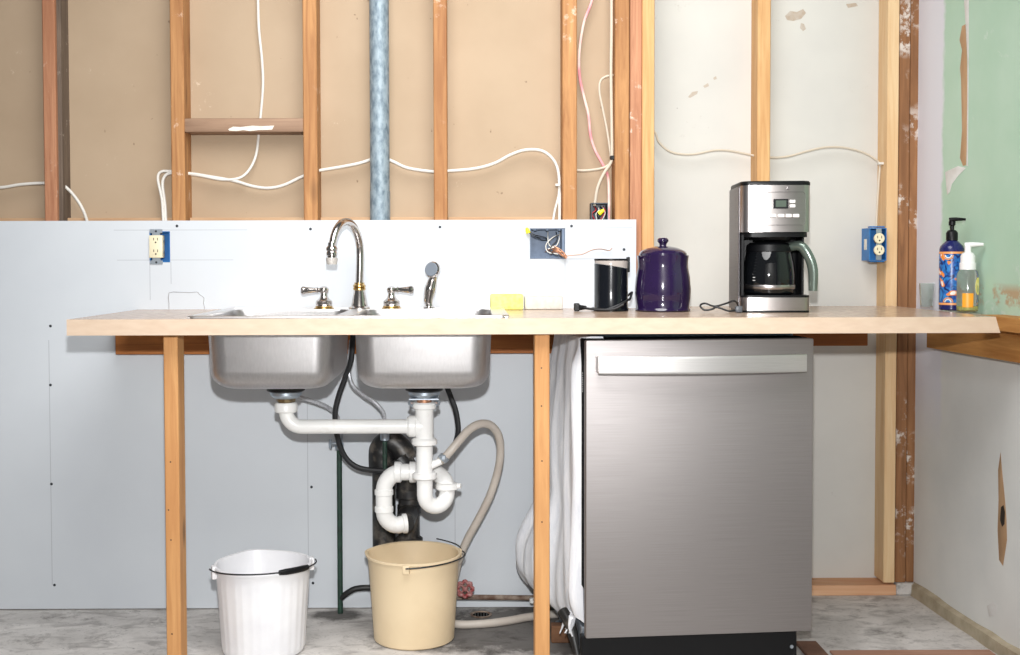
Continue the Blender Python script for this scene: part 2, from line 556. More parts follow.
for p0, p1, yf, m in studs:
    x0, x1 = ax(p0, yf, 100), ax(p1, yf, 100)
    SX.append((x0, x1))
    stud(x0, x1, yf, MAT[m])
stud(ax(-90, YS), ax(-78, YS), YS, MAT['stud_orange'])
# bottom plates
obj('bottom_plate', B().box(0.50, SX[10][1] + 0.004, YR - 0.004, YR + 0.089, 0.0, 0.034, 0.002), MAT['plate'], wall)
obj('bottom_plate', B().box(XL, 0.58, YS, YS + 0.089, 0.0, 0.038, 0.002), MAT['plate'], wall)
obj('concrete_curb', B().box(SX[11][0], SX[12][1] + 0.02, YR - 0.01, YR + 0.095, 0.0, 0.04, 0.006), MAT['concrete'], wall)
# horizontal blocking just above the white board
bays = [(-1.77, SX[0][0]), (SX[1][1], SX[2][0]), (SX[2][1], SX[3][0]), (SX[3][1], SX[4][0]), (SX[4][1], SX[5][0])]
for x0, x1 in bays:
    obj('nailer', B().box(x0 + 0.001, x1 - 0.001, YS + 0.051, YS + 0.089, 1.15, az(217, YS + 0.05), 0.002), MAT['nailer'], wall)
# weathered cross piece between two studs
z0, z1 = az(131.5, YS), az(117.5, YS)
bb = B().box(SX[2][1] - 0.002, SX[3][0] + 0.001, YS + 0.004, YS + 0.089, z0, z1, 0.005, 2)
cross = obj('cross_blocking', bb, MAT['block_h'], wall)
cross['label'] = 'grey weathered cross piece with a torn white paper label'
bb = B()
xs = [228, 233, 240, 252, 262, 274, 272, 258, 250, 243, 236, 229]
ys = [129, 126.5, 127, 125.5, 126, 125.5, 129.5, 130, 131, 130, 131, 130.5]
bb.prism([(ax(x, YS, y), az(y, YS, x)) for x, y in zip(xs, ys)], YS + 0.0028, YS + 0.005)
obj('paper_label', bb, MAT['paper'], cross)

# the white board with two box openings
BT = az(220.3, 0, 300)
h1 = (ax(150.5, 0), ax(171, 0), az(261.5, 0), az(230.5, 0))
h2 = (ax(530, 0), ax(565, 0), az(259, 0), az(228.5, 0))
xs = sorted([XL, h1[0], h1[1], h2[0], h2[1], XB]); zs = sorted([0.004, h1[2], h1[3], h2[2], h2[3], BT])
def filled(x, z):
    return not any(h[0] < x < h[1] and h[2] < z < h[3] for h in (h1, h2))
bb = B().slab(xs, zs, filled, lambda u, v_, k: Vector((u, 0.0 if k == 0 else YS, v_)))
board = obj('white_board', bb, MAT['board'], wall)
screws = [(50.5, 326), (50.5, 385), (51.5, 484), (54.5, 585), (177, 226), (310.5, 229), (440, 227), (571.5, 226), (624, 249.5), (149, 311),
          (311.5, 487), (313, 583)]
for px, py in screws:
    p = at(px, py, 0)
    obj('screw', B().lathe([(0.0045, -0.0012), (0.0045, 0.0004), (0.003, 0.001)], (p.x, 0, p.z), 10, (0, -1, 0)), MAT['screw'], board)
# patch set into the board
pp = [(169, 312), (169, 292.8), (198, 292.5), (204, 297), (205, 312)]
obj('filled_patch', B().prism([(at(x, y, 0).x, at(x, y, 0).z) for x, y in pp], -0.0022, 0.002), MAT['board'], board)

seam = [at(x, y, -0.0024) for x, y in ((169, 311), (169, 303), (169, 292.8), (180, 292.3), (190, 292.6), (197, 292), (199, 294), (201, 295.5), (204, 298), (203.6, 303), (204.6, 308), (204, 311))]
obj('patch_seam', B().tube(seam, 0.0009, 6, 2), M('grey_seam', (150, 146, 146), rough=0.9), board)

# right-hand wall (slightly out of square)
def wr(Y, off=0.0):
    return wall_x(Y) - off
bb = B()
Y0, Y1 = 0.21, -2.0
for Ya, Yb in ((Y0, Y1),):
    pts = [(wr(Ya), Ya), (wr(Yb), Yb), (wr(Yb) + 0.1, Yb), (wr(Ya) + 0.1, Ya)]
    bb.loft([[Vector((x, y, 0.0)) for x, y in pts], [Vector((x, y, 2.5)) for x, y in pts]])
wallr = struct('wall_right', bb, MAT['wallr'])
def wall_patch(name, pts, m, th=0.0012, par=wallr):
    bb = B()
    a = [atw(x, y, th) for x, y in pts]
    c = [atw(x, y, -0.001) for x, y in pts]
    bb.loft([a, c])
    return obj(name, bb, m, par)
wall_patch('torn_strip', [(962, 26), (966, 24), (967, 60), (967.5, 100), (967, 140), (966, 165), (963, 166), (960, 158), (962, 130), (961, 80), (960, 68), (962, 50), (959.5, 40)], MAT['tear'])
wall_patch('torn_strip', [(1000.5, 452), (1002, 470), (1005, 500), (1006.5, 520), (1007, 540), (1003, 566), (999, 560), (997.5, 530), (998.5, 500), (998, 470)], MAT['tear'])
wall_patch('dark_hole', [(1001, 507), (1003.5, 505), (1005, 512), (1004.5, 524), (1002, 527), (1000, 520)], MAT['slot'], 0.0016)
wall_patch('filler_smear', [(945, 172), (958, 166), (966, 168), (958, 176), (952, 184), (950, 192), (947, 195)], MAT['skim'])
wall_patch('filler_smear', [(964, 0), (969, 0), (968.5, 110), (968, 166), (966.5, 166), (967.5, 60)], MAT['skim'])
wall_patch('filler_smear', [(987, 606), (993, 601), (998, 606), (996, 615), (989, 617)], MAT['skim'])
# rough strip at the foot of the right wall
bb = B()
rings = []
for i in range(26):
    Y = 0.13 - i * 0.085
    h = 0.04 + 0.012 * random.random()
    tk = 0.016 + 0.006 * random.random()
    rings.append([Vector((wr(Y, -0.005), Y, 0)), Vector((wr(Y, tk), Y, 0)), Vector((wr(Y, tk - 0.002), Y, h * 0.8)), Vector((wr(Y, -0.005), Y, h))])
bb.loft(rings)
struct('baseboard_right', bb, MAT['base_strip'])

# ------------------------------------------------------------------ worktop, legs, ledgers
ZC = 0.952
ZB = ZC - 0.0415
YF = -0.635
XC0, XC1 = ax(66.5, YF, 320), ax(998, YF, 320)
SKX0, SKX1, SKY0, SKY1 = ax(187, -0.60, 317), ax(508, -0.60, 317), -0.60, -0.045
cnt = thing('kitchen_counter', 'long tan laminate counter with pale wood front edge on two raw wooden legs', 'counter', ((XC0 + XC1) / 2, -0.3, 0))
xs = sorted([XC0, SKX0 + 0.02, SKX1 - 0.02, 0.58, XC1]); ys = sorted([YF + 0.012, SKY0 + 0.02, SKY1 - 0.02, -0.001, YR - 0.005])
def cf(x, y):
    if y > -0.001 and x < 0.58: return False
    return not (SKX0 + 0.02 < x < SKX1 - 0.02 and SKY0 + 0.02 < y < SKY1 - 0.02)
obj('worktop', B().slab(xs, ys, cf, lambda u, v_, k: Vector((u, v_, ZC if k == 0 else ZB))), MAT['laminate'], cnt)
bb = B()
bb.loft([[Vector((XC0, YF, z)), Vector((XC0, YF + 0.0118, z)), Vector((XC1 - 0.006 + 0.012 * (ZC - z) / 0.04, YF + 0.0118, z)), Vector((XC1 - 0.006 + 0.012 * (ZC - z) / 0.04, YF, z))] for z in (ZB, ZC)])
obj('front_edge', bb, MAT['edge'], cnt)
x0, x1 = ax(163, -0.57), ax(177.3, -0.57)
obj('leg', B().box(x0, x1, -0.57, -0.50, 0.0, ZB - 0.0005, 0.0025), MAT['leg'], cnt)
x0, x1 = ax(534.6, -0.60), ax(549.6, -0.60)
obj('leg', B().box(x0, x1, -0.60, -0.53, 0.0, ZB - 0.0005, 0.0025), MAT['leg'], cnt)

for pts, yl in (([(170.5, 462), (168.5, 510), (171, 540), (172, 634)], -0.57), ([(541.5, 368), (541.5, 406), (542, 461), (542, 522)], -0.60)):
    for px, py in pts:
        p = at(px, py, yl)
        obj('nail_hole', B().lathe([(0.0021, -0.001), (0.0021, 0.0004)], (p.x, yl, p.z), 8, (0, -1, 0)), MAT['slot'], cnt)
tag(obj('ledger_board', B().box(ax(115, -0.038), XB, -0.038, -0.0005, az(353.5, -0.038), ZB - 0.001, 0.002), MAT['ledger']),
    'long brown ledger board screwed to the white wall under the counter behind the sink', 'board')
tag(obj('ledger_board', B().box(0.6, ax(868, YR - 0.038), YR - 0.038, YR - 0.005, az(347, YR - 0.038), ZB - 0.001, 0.002), MAT['ledger']),
    'short brown ledger board under the counter to the right of the dishwasher', 'board')
bb = B()
def lring(Y, z0, z1, o0, o1):
    return [Vector((wr(Y, o0), Y, z0)), Vector((wr(Y, o1), Y, z0)), Vector((wr(Y, o1), Y, z1)), Vector((wr(Y, o0), Y, z1))]
bb.loft([lring(-0.03, 0.827, ZB - 0.001, 0.0005, 0.038), lring(-1.0, 0.827, ZB - 0.001, 0.0005, 0.038)])
tag(obj('ledger_board', bb, MAT['ledger_side']), 'honey coloured ledger board fixed along the right wall below the counter end', 'board')
bb = B()
bb.loft([lring(-0.42, ZB, ZC - 0.004, 0.0008, 0.075), lring(-1.0, ZB, ZC - 0.004, 0.0008, 0.075)])
tag(obj('filler_board', bb, MAT['ledger_side']), 'narrow wooden filler board between counter end and green wall', 'board')

# ------------------------------------------------------------------ sink
def rrect(cx, cy, w_, d_, r, n=6):
    pts = []
    for sx, sy, a0 in ((1, 1, 0), (-1, 1, 90), (-1, -1, 180), (1, -1, 270)):
        for i in range(n + 1):
            a = R(a0 + 90 * i / n)
            pts.append((cx + sx * (w_ / 2 - r) + r * math.cos(a), cy + sy * (d_ / 2 - r) + r * math.sin(a)))
    return pts
sk = thing('double_sink', 'double bowl stainless steel drop-in sink in the counter', 'sink', ((SKX0 + SKX1) / 2, -0.32, ZC))
bowls = [(ax(211, -0.50, 360) - 0.006, ax(347.5, -0.19, 360) + 0.006), (ax(357, -0.50, 360) - 0.006, ax(490, -0.50, 360) + 0.006)]
BY0, BY1 = -0.565, -0.135
ZBOT = az(388, -0.50)
# deck: grid with the two bowl openings, thin sheet with a raised rolled rim
xs = sorted([SKX0, bowls[0][0], bowls[0][1], bowls[1][0], bowls[1][1], SKX1]); ys = [SKY0, BY0, BY1, SKY1]
def df(x, y):
    return not (BY0 < y < BY1 and any(q[0] < x < q[1] for q in bowls))
bb = B().slab(xs, ys, df, lambda u, v_, k: Vector((u, v_, ZC + (0.004 if k == 0 else 0.0002))))
deck = obj('deck', bb, MAT['sink_steel'], sk)
cxm, cym = (SKX0 + SKX1) / 2, (SKY0 + SKY1) / 2
ring = [Vector((x, y, ZC + 0.0035)) for x, y in rrect(cxm, cym, SKX1 - SKX0, SKY1 - SKY0, 0.02)]
bb = B()
q = [ring[i] for i in range(len(ring))]
def around(pts, prof):
    """sweep small profile [(out, up)] round a closed loop of points in plan"""
    n = len(pts)
    c = sum(pts, Vector()) / n
    rings = []
    for i in range(n):
        tg = (pts[(i + 1) % n] - pts[i - 1]).normalized()
        out = Vector((tg.y, -tg.x, 0))
        if out.dot(pts[i] - c) < 0: out = -out
        rings.append([pts[i] + out * o + Vector((0, 0, u)) for o, u in prof])
    rings.append(rings[0])
    return rings
bb.loft(around(q, [(0.0, -0.003), (0.004, -0.003), (0.003, 0.002), (0.0, 0.0035), (-0.006, 0.002), (-0.007, 0.0)]), False, False)
obj('rolled_rim', bb, MAT['sink_steel'], deck)
DR = []
for (x0, x1) in bowls:
    cx, cy = (x0 + x1) / 2, (BY0 + BY1) / 2
    W, D_ = x1 - x0, BY1 - BY0
    H = ZC + 0.003 - ZBOT
    rings = []
    def ringz(inset, z, r):
        return [Vector((x, y, z)) for x, y in rrect(cx, cy, W - 2 * inset, D_ - 2 * inset, r, 7)]
    rings.append(ringz(-0.002, ZC + 0.004, 0.045))
    rings.append(ringz(0.0, ZC - 0.004, 0.05))
    for k in range(5):
        rings.append(ringz(0.002 + 0.005 * k / 4, ZC - 0.03 - (H - 0.085) * k / 4, 0.055))
    RB = 0.05
    for k in range(1, 9):
        a = R(90 * k / 8)
        rings.append(ringz(0.007 + RB * (1 - math.cos(a)), ZBOT + RB - RB * math.sin(a), 0.055 + 0.0 * k))
    rings.append(ringz(0.12, ZBOT - 0.002, 0.05))
    bb = B().loft(rings, False, True)
    bmesh.ops.solidify(bb.bm, geom=bb.bm.faces[:], thickness=-0.0012)
    bowl = obj('bowl', bb, MAT['sink_steel'], sk)
    obj('strainer', B().lathe([(0.0, 0.0025), (0.03, 0.0025), (0.045, 0.005), (0.052, 0.0055), (0.055, 0.002)], (cx, cy, ZBOT), 24, cap=False), MAT['chrome'], bowl)
    DR.append((cx, cy))

# ------------------------------------------------------------------ drain assembly
dr = thing('sink_drain', 'white plastic drain pipes with P-trap under the sink', 'drain pipe', (DR[1][0], DR[1][1], 0.5))
YD = DR[0][1]
xl, xr = ax(286, YD, 400), ax(424.5, YD, 440)
zh = az(426.5, YD, 350)
ZG = az(388, YD, 350)
def z_(py, y=YD, px=424): return az(py, y, px)
for (x, y) in ((xl, YD), (xr, YD)):
    fl = obj('strainer_gasket', B().lathe([(0.03, 0.03), (0.034, 0.006), (0.054, 0.0), (0.054, -0.006), (0.046, -0.010), (0.02, -0.010)], (x, y, ZG), 28, cap=False), MAT['black_rubber'], dr)
    obj('strainer_cup', B().lathe([(0.045, -0.008), (0.045, -0.018), (0.036, -0.026), (0.025, -0.030), (0.02, -0.030)], (x, y, ZG), 28, cap=False), MAT['zinc'], fl)
# left tailpiece with brass nut, elbow and long horizontal pipe
obj('brass_nut', B().lathe([(0.026, 0), (0.028, 0.003), (0.028, 0.009), (0.024, 0.012), (0.023, 0.02), (0.027, 0.022), (0.027, 0.034)], (xl, YD, ZG - 0.060), 8), MAT['old_brass'], dr)
obj('slip_nut', B().lathe([(0.03, 0), (0.033, 0.004), (0.033, 0.022), (0.029, 0.028)], (xl, YD, z_(410, YD, 286) - 0.006), 12), MAT['pvc'], dr)
pr = 0.0205
pts = [Vector((xl, YD, z_(406, YD, 286)))]
rad = 0.045
for k in range(9):
    a = R(90 * k / 8)
    pts.append(Vector((xl + rad - rad * math.cos(a), YD, zh + rad - rad * math.sin(a))))
pts.append(Vector((xr - 0.03, YD, zh)))
obj('waste_arm', B().tube(pts, pr, 20, 1), MAT['pvc'], dr)
obj('slip_nut', B().lathe([(0.027, 0), (0.031, 0.003), (0.031, 0.02), (0.027, 0.024)], (ax(408, YD, 427), YD, zh), 12, (1, 0, 0)), MAT['pvc'], dr)
# tee
bb = B().lathe([(0.026, 0), (0.026, z_(402) - z_(440))], (xr, YD, z_(440)), 22)
bb.cyl((xr - 0.05, YD, zh), (xr, YD, zh), 0.026)
tee = obj('tee', bb, MAT['pvc'], dr)
obj('slip_nut', B().lathe([(0.03, 0), (0.034, 0.003), (0.034, 0.016), (0.029, 0.02)], (xr, YD, z_(409)), 12), MAT['pvc'], dr)
obj('slip_nut', B().lathe([(0.032, 0), (0.037, 0.003), (0.037, 0.016), (0.03, 0.021)], (xr, YD, z_(445)), 12), MAT['pvc'], dr)
bb = B()
bb.lathe([(0.021, 0), (0.021, 0.03)], (xr, YD, ZG - 0.055), 20)
obj('tailpiece', bb, MAT['copper'], dr)
bb = B()
for s_ in (-1, 1):
    bb.cyl((xr + s_ * 0.036, YD - 0.01, ZG - 0.055), (xr + s_ * 0.036, YD - 0.01, ZG - 0.01), 0.002, seg=8)
    bb.cyl((xr + s_ * 0.036, YD - 0.01, ZG - 0.042), (xr + s_ * 0.042, YD - 0.016, ZG - 0.042), 0.007, seg=6)
bb.box(xr - 0.042, xr + 0.042, YD - 0.03, YD + 0.03, ZG - 0.031, ZG - 0.028)
obj('clamp_bracket', bb, MAT['zinc'], dr)
# straight pipe with dishwasher branch
bb = B().lathe([(0.0235, 0), (0.0235, z_(440) - z_(478))], (xr, YD, z_(478)), 22)
obj('branch_tailpiece', bb, MAT['pvc'], dr)
bp0 = Vector((xr + 0.015, YD, z_(466))); bp1 = at(441, 461, YD + 0.0)
obj('branch_spigot', B().cyl(bp0, bp1, 0.011, 0.010), MAT['pvc'], dr)
obj('slip_nut', B().lathe([(0.031, 0), (0.035, 0.004), (0.035, 0.016), (0.029, 0.02)], (xr, YD, z_(479)), 12), MAT['pvc'], dr)
# J bend: down, round to the right and up
xj = ax(447, YD + 0.03, 490)
pts = [Vector((xr, YD, z_(476)))]
zc_, rj = z_(495), (xj - xr) / 2
for k in range(13):
    a = R(180 * k / 12)
    pts.append(Vector((xr + rj - rj * math.cos(a), YD + 0.04 * k / 12, zc_ - rj * 1.15 * math.sin(a))))
pts.append(Vector((xj, YD + 0.04, z_(488))))
pj = pts[-1]
obj('trap_bend', B().tube(pts, 0.0225, 20, 1), MAT['pvc'], dr)
obj('slip_nut', B().lathe([(0.03, 0), (0.034, 0.003), (0.034, 0.013), (0.029, 0.018)], pj + Vector((0, 0, -0.012)), 12), MAT['pvc'], dr)
obj('brass_bolt', B().cyl(pj + Vector((0.03, -0.01, 0)), pj + Vector((0.040, -0.012, 0)), 0.008, seg=8), MAT['pvc'], dr)
# trap arm curving back behind the tailpiece and over to the left, then down into the waste stack
ya = YD + 0.095
zA = z_(472, ya)
pts = [pj + Vector((0, 0, -0.01))]
rr_ = 0.045
for k in range(1, 9):
    a = R(90 * k / 8)
    pts.append(Vector((xj - rr_ * (1 - math.cos(a)), pj.y + (ya - pj.y) * k / 8, zA - rr_ + rr_ * math.sin(a))))
xe = ax(384, ya, 490)
re = 0.055
pts.append(Vector((xe + re, ya, zA)))
for k in range(1, 11):
    a = R(90 * k / 10)
    pts.append(Vector((xe + re - re * math.sin(a), ya, zA - re + re * math.cos(a))))
ze = az(526, ya, 390)
pts.append(Vector((xe, ya, ze + 0.045)))
for k in range(1, 9):
    a = R(90 * k / 8)
    pts.append(Vector((xe + 0.040 * (1 - math.cos(a)), ya + 0.012 * k / 8, ze + 0.045 - 0.045 * math.sin(a))))
pts.append(Vector((xe + 0.062, ya + 0.02, ze + 0.004)))
obj('trap_arm', B().tube(pts, 0.0245, 20, 1), MAT['pvc'], dr)
for px in (398, 413):
    obj('slip_nut', B().lathe([(0.027, 0), (0.031, 0.002), (0.031, 0.018), (0.027, 0.022)], (ax(px, ya, 472) - 0.011, ya, zA), 14, (1, 0, 0)), MAT['pvc'], dr)
for py in (495, 512):
    obj('pipe_hub', B().lathe([(0.0245, 0), (0.0275, 0.0015), (0.0275, 0.016), (0.0245, 0.0175)], (xe, ya, az(py, ya, 385)), 22), MAT['pvc'], dr)
obj('pipe_hub', B().lathe([(0.026, 0), (0.029, 0.002), (0.029, 0.013), (0.024, 0.014)], (xe + 0.052, ya + 0.017, ze + 0.003), 22, (1, 0.25, 0.05)), MAT['pvc'], dr)

# black waste stack by the wall
ys_ = -0.085
stk = thing('waste_stack', 'dusty black waste stack with rubber coupling behind the white trap', 'pipe', (ax(392, ys_, 600), ys_, 0))
xa, xb = ax(384, ys_, 500), ax(409, ys_ - 0.02, 500)
obj('riser', B().lathe([(0.036, 0), (0.036, az(448, ys_, 384))], (xa, ys_, 0), 22), MAT['abs'], stk)
obj('rubber_cap', B().tube([(xa - 0.005, ys_, az(470, ys_)), (xa - 0.002, ys_, az(450, ys_)), (xa + 0.02, ys_ - 0.01, az(441, ys_)), (xa + 0.05, ys_ - 0.015, az(446, ys_)), (xb - 0.005, ys_ - 0.02, az(458, ys_))],
    [0.041, 0.044, 0.036, 0.034, 0.036], 20), MAT['abs'], stk)
obj('fitting', B().tube([(xb - 0.03, ys_ - 0.03, az(455, ys_)), (xb - 0.005, ys_ - 0.03, az(470, ys_)), (xb, ys_ - 0.02, az(495, ys_))], [0.034, 0.038, 0.035], 20), MAT['abs'], stk)
pz = az(545, ys_, 409)
obj('branch_pipe', B().lathe([(0.033, 0), (0.033, az(486, ys_) - 0.0)], (xb, ys_ - 0.02, 0), 22), MAT['abs'], stk)
for py, r in ((488, 0.04), (504, 0.036), (537, 0.042)):
    obj('hub_ring', B().lathe([(r - 0.004, 0), (r, 0.003), (r, 0.028), (r - 0.004, 0.031)], (xb, ys_ - 0.02, az(py, ys_ - 0.02) - 0.03), 22), MAT['abs'], stk)
obj('inlet_socket', B().cyl((xb, ys_ - 0.02, ze + 0.01), (xe + 0.058, ya + 0.022, ze + 0.004), 0.030), MAT['abs'], stk)

# ------------------------------------------------------------------ water supply
def valve_pipe(px, y0, ytop, ybot, label, r, zlow, handle):
    x = ax(px, y0, 480)
    zt = az(ytop, y0, px)
    t_ = thing('supply_pipe', label, 'pipe', (x, y0, zlow))
    obj('riser', B().cyl((x, y0, zlow), (x, y0, zt), r, seg=14), MAT['green_pipe'], t_)
    vb = obj('stop_valve', B().lathe([(0.008, -0.01), (0.014, -0.006), (0.014, 0.012), (0.01, 0.016), (0.012, 0.03), (0.012, 0.042), (0.008, 0.048)], (x, y0, zt), 12), MAT['zinc'], t_)
    if handle:
        bb = B().cyl((x, y0 - 0.004, zt + 0.012), (x - 0.022, y0 - 0.012, zt + 0.012), 0.006, seg=10)
        bb.lathe([(0.0, 0), (0.016, 0.001), (0.017, 0.005), (0.012, 0.008), (0, 0.009)], (x - 0.022, y0 - 0.012, zt + 0.012), 14, (-1, -0.3, 0), cap=False)
        obj('valve_handle', bb, MAT['zinc'], vb)
    return x, zt
xv1, zv1 = valve_pipe(339.5, -0.045, 447, 600, 'thin green corroded supply pipe with stop valve rising between the buckets', 0.0085, 0.0, True)
xv2, zv2 = valve_pipe(385, -0.14, 438, 470, 'short dark supply stub with valve in front of black waste stack', 0.007, az(478, -0.14), False)
tag(obj('supply_line', B().tube([(xv1, -0.045, zv1 + 0.045), at(337, 416, -0.06), at(327, 407, -0.08), at(312, 401, -0.09), at(297, 396, -0.1), at(291, 388, -0.105), at(300, 360, -0.105), at(318, 330, -0.1)], 0.0068, 10), MAT['braid']),
    'pale grey supply line curving up behind the left sink bowl', 'hose')
tag(obj('supply_line', B().tube([(xv2, -0.14, zv2 + 0.045), at(383, 412, -0.14), at(374, 402, -0.14), at(362, 394, -0.13), at(352, 384, -0.12), at(349, 368, -0.11), at(351, 340, -0.10)], 0.0062, 10), MAT['braid']),
    'pale grey supply line rising between the two sink bowls', 'hose')
tag(obj('sprayer_hose', B().tube([at(353, 335, -0.115), at(351, 360, -0.115), at(345, 378, -0.115), at(338, 398, -0.12), at(335, 415, -0.13), at(337, 435, -0.14), at(344, 455, -0.14), at(355, 466, -0.14),
     at(370, 470, -0.14), at(395, 471, -0.142), at(420, 469, -0.142), at(440, 462, -0.14), at(452, 450, -0.14), at(458, 432, -0.14), at(456, 412, -0.135), at(450, 395, -0.13), at(445, 380, -0.11), at(436, 340, -0.10)], 0.0085, 10), MAT['black_rubber']),
    'looping black rubber sprayer hose hanging under the sink', 'hose')
# beige dishwasher drain hose
hp = [bp1 + Vector((-0.004, 0, -0.002)), at(448, 454, -0.33), at(458, 442, -0.32), at(470, 429, -0.3), at(483, 423.5, -0.27), at(494, 428, -0.24), at(500, 442, -0.21), at(499, 465, -0.18), at(491, 493, -0.16),
      at(479, 518, -0.14), at(467, 540, -0.125), at(459, 560, -0.115), at(452, 590, -0.10)]
x_, y_ = hp[-1].x, hp[-1].y
hp += [Vector((x_ - 0.012, y_ - 0.005, 0.05)), Vector((x_ - 0.008, y_ - 0.06, 0.014)), at(458, 627.5, -0.20), at(485, 626, -0.195), at(510, 621, -0.165), at(530, 614, -0.13), at(560, 606, -0.1)]
for i in range(len(hp) - 5, len(hp)):
    hp[i].z = 0.0125
tag(obj('drain_hose', B().tube(hp, 0.0122, 12), MAT['hose']), 'beige flexible drain hose arching from the trap down to the floor', 'hose')
bb = B().lathe([(0.0135, 0), (0.0155, 0.002), (0.0155, 0.012), (0.0135, 0.014)], bp1 + Vector((0.003, 0, 0.003)), 14, (0.6, 0, 0.7))
bb.box(bp1.x + 0.002, bp1.x + 0.014, YD - 0.022, YD - 0.012, bp1.z + 0.006, bp1.z + 0.02, 0.002)
tag(obj('hose_clamp', bb, MAT['zinc']), 'small steel hose clamp where the beige hose meets the trap', 'clamp')

# floor-level iron pipe and red valve
yp = -0.05
gp = thing('floor_water_pipe', 'rusty horizontal water pipe with red wheel valve low on the wall', 'pipe', (ax(465, yp), yp, 0))
zp = az(597.5, yp, 500)
obj('pipe_run', B().tube([(ax(455, yp), yp, zp + 0.002), (ax(540, yp), yp, zp - 0.002), (ax(575, yp), yp, zp - 0.004)], 0.0085, 12, 1), MAT['rust'], gp)
obj('pipe_run', B().tube([(xv1 + 0.002, -0.045, az(598, yp)), at(349, 592, yp), at(357, 588.5, yp), at(374, 588, yp), at(420, 592, yp), (ax(456, yp), yp, zp)], 0.0095, 12, 4), MAT['abs'], gp)
c = at(465, 589, yp - 0.06)
vv = obj('valve_body', B().cyl((c.x, yp, zp + 0.006), (c.x, c.y + 0.01, c.z), 0.012, seg=12), MAT['rust'], gp)
bb = B()
n = 48
lo_ = [Vector((c.x + (0.0225 + 0.003 * math.cos(8 * 2 * math.pi * i / n)) * math.cos(2 * math.pi * i / n), c.y, c.z + (0.0225 + 0.003 * math.cos(8 * 2 * math.pi * i / n)) * math.sin(2 * math.pi * i / n))) for i in range(n + 1)]
bb.tube(lo_, 0.0055, 8, 1)
for k in range(4):
    a = R(45 + 90 * k)
    bb.cyl((c.x, c.y, c.z), (c.x + 0.021 * math.cos(a), c.y, c.z + 0.021 * math.sin(a)), 0.003, seg=8)
bb.lathe([(0.007, 0), (0.007, 0.008), (0.004, 0.01)], (c.x, c.y + 0.004, c.z), 10, (0, -1, 0))
obj('wheel_handle', bb, M('worn_red_paint', (140, 40, 44), (170, 130, 126), rough=0.5, scale=60), vv)
tag(obj('pipe_cap', B().box(ax(529, yp), ax(536, yp), yp - 0.03, yp - 0.012, zp - 0.012, zp + 0.004, 0.003), MAT['pvc']), 'tiny white plug on the floor pipe beside the wooden leg', 'plug')

p = at(481, 617, -0.07); pd = Vector((p.x, -0.072, 0))
fd = thing('floor_drain', 'dark round floor drain opening in the stained concrete', 'drain', pd)
obj('drain_ring', B().lathe([(0.031, 0.0), (0.034, 0.004), (0.029, 0.005), (0.026, 0.001), (0.026, 0.0004)], pd, 24, cap=False), MAT['rust'], fd)
bb = B().lathe([(0.0, 0.0012), (0.028, 0.0012), (0.028, 0.0004)], pd, 24, cap=False)
obj('drain_opening', bb, M('drain_black', (10, 9, 8), rough=0.9, spec=0.1), fd)
bb = B()
for k in range(-2, 3):
    bb.box(pd.x + k * 0.009 - 0.0012, pd.x + k * 0.009 + 0.0012, pd.y - 0.022, pd.y + 0.022, 0.0012, 0.003)
obj('grate', bb, MAT['black_rubber'], fd)

# ------------------------------------------------------------------ faucet
YFa = -0.092
ZD = ZC + 0.004
fa = thing('kitchen_faucet', 'chrome gooseneck faucet with brass rings and two lever handles', 'faucet', (ax(359.5, YFa, 305), YFa, ZD))
fx = ax(359.5, YFa, 305)
sp = obj('spout_base', B().lathe([(0.034, 0), (0.034, 0.004), (0.026, 0.008), (0.022, 0.03), (0.017, 0.055), (0.0155, 0.063)], (fx, YFa, ZD), 28), MAT['chrome'], fa)
obj('brass_ring', B().lathe([(0.0165, 0), (0.0195, 0.003), (0.0195, 0.007), (0.016, 0.009), (0.0195, 0.011), (0.0195, 0.016), (0.0155, 0.019), (0.0155, 0.024)], (fx, YFa, ZD + 0.056), 24), MAT['brass'], sp)
ztop = az(218.5, -0.16, 345) - 0.010
e = at(331, 246, -0.238)
pts = [Vector((fx, YFa, ZD + 0.07)), Vector((fx + 0.002, YFa, ZD + 0.12))]
zs0 = 1.125
hx, hy = (e.x - fx) / 2, (-0.238 - YFa) / 2
pts.append(Vector((fx + 0.003, YFa, zs0 - 0.02)))
for k in range(0, 15):
    a = R(180 * k / 14)
    pts.append(Vector((fx + 0.003 + hx * (1 - math.cos(a)), YFa + hy * (1 - math.cos(a)), zs0 + (ztop - zs0) * math.sin(a))))
pts.append(Vector((e.x + 0.002, -0.238, e.z)))
obj('spout', B().tube(pts, [0.0125] * 3 + [0.0125 - 0.0015 * k / 15 for k in range(15)] + [0.0118], 16, 3), MAT['chrome'], fa)
ae = obj('spout_end', B().lathe([(0.0115, 0.01), (0.012, 0.0), (0.017, -0.006), (0.0175, -0.012), (0.0145, -0.016), (0.0165, -0.02), (0.0165, -0.027), (0.013, -0.031), (0.013, -0.036)], (e.x + 0.002, -0.238, e.z), 22), MAT['chrome'], fa)
obj('aerator', B().lathe([(0.0165, 0), (0.0175, -0.006), (0.0155, -0.017), (0.0155, -0.02), (0, -0.02)], (e.x + 0.002, -0.238, e.z - 0.034), 20, cap=False), M('frosted_aerator', (196, 190, 182), (150, 146, 142), rough=0.4, scale=300), ae)
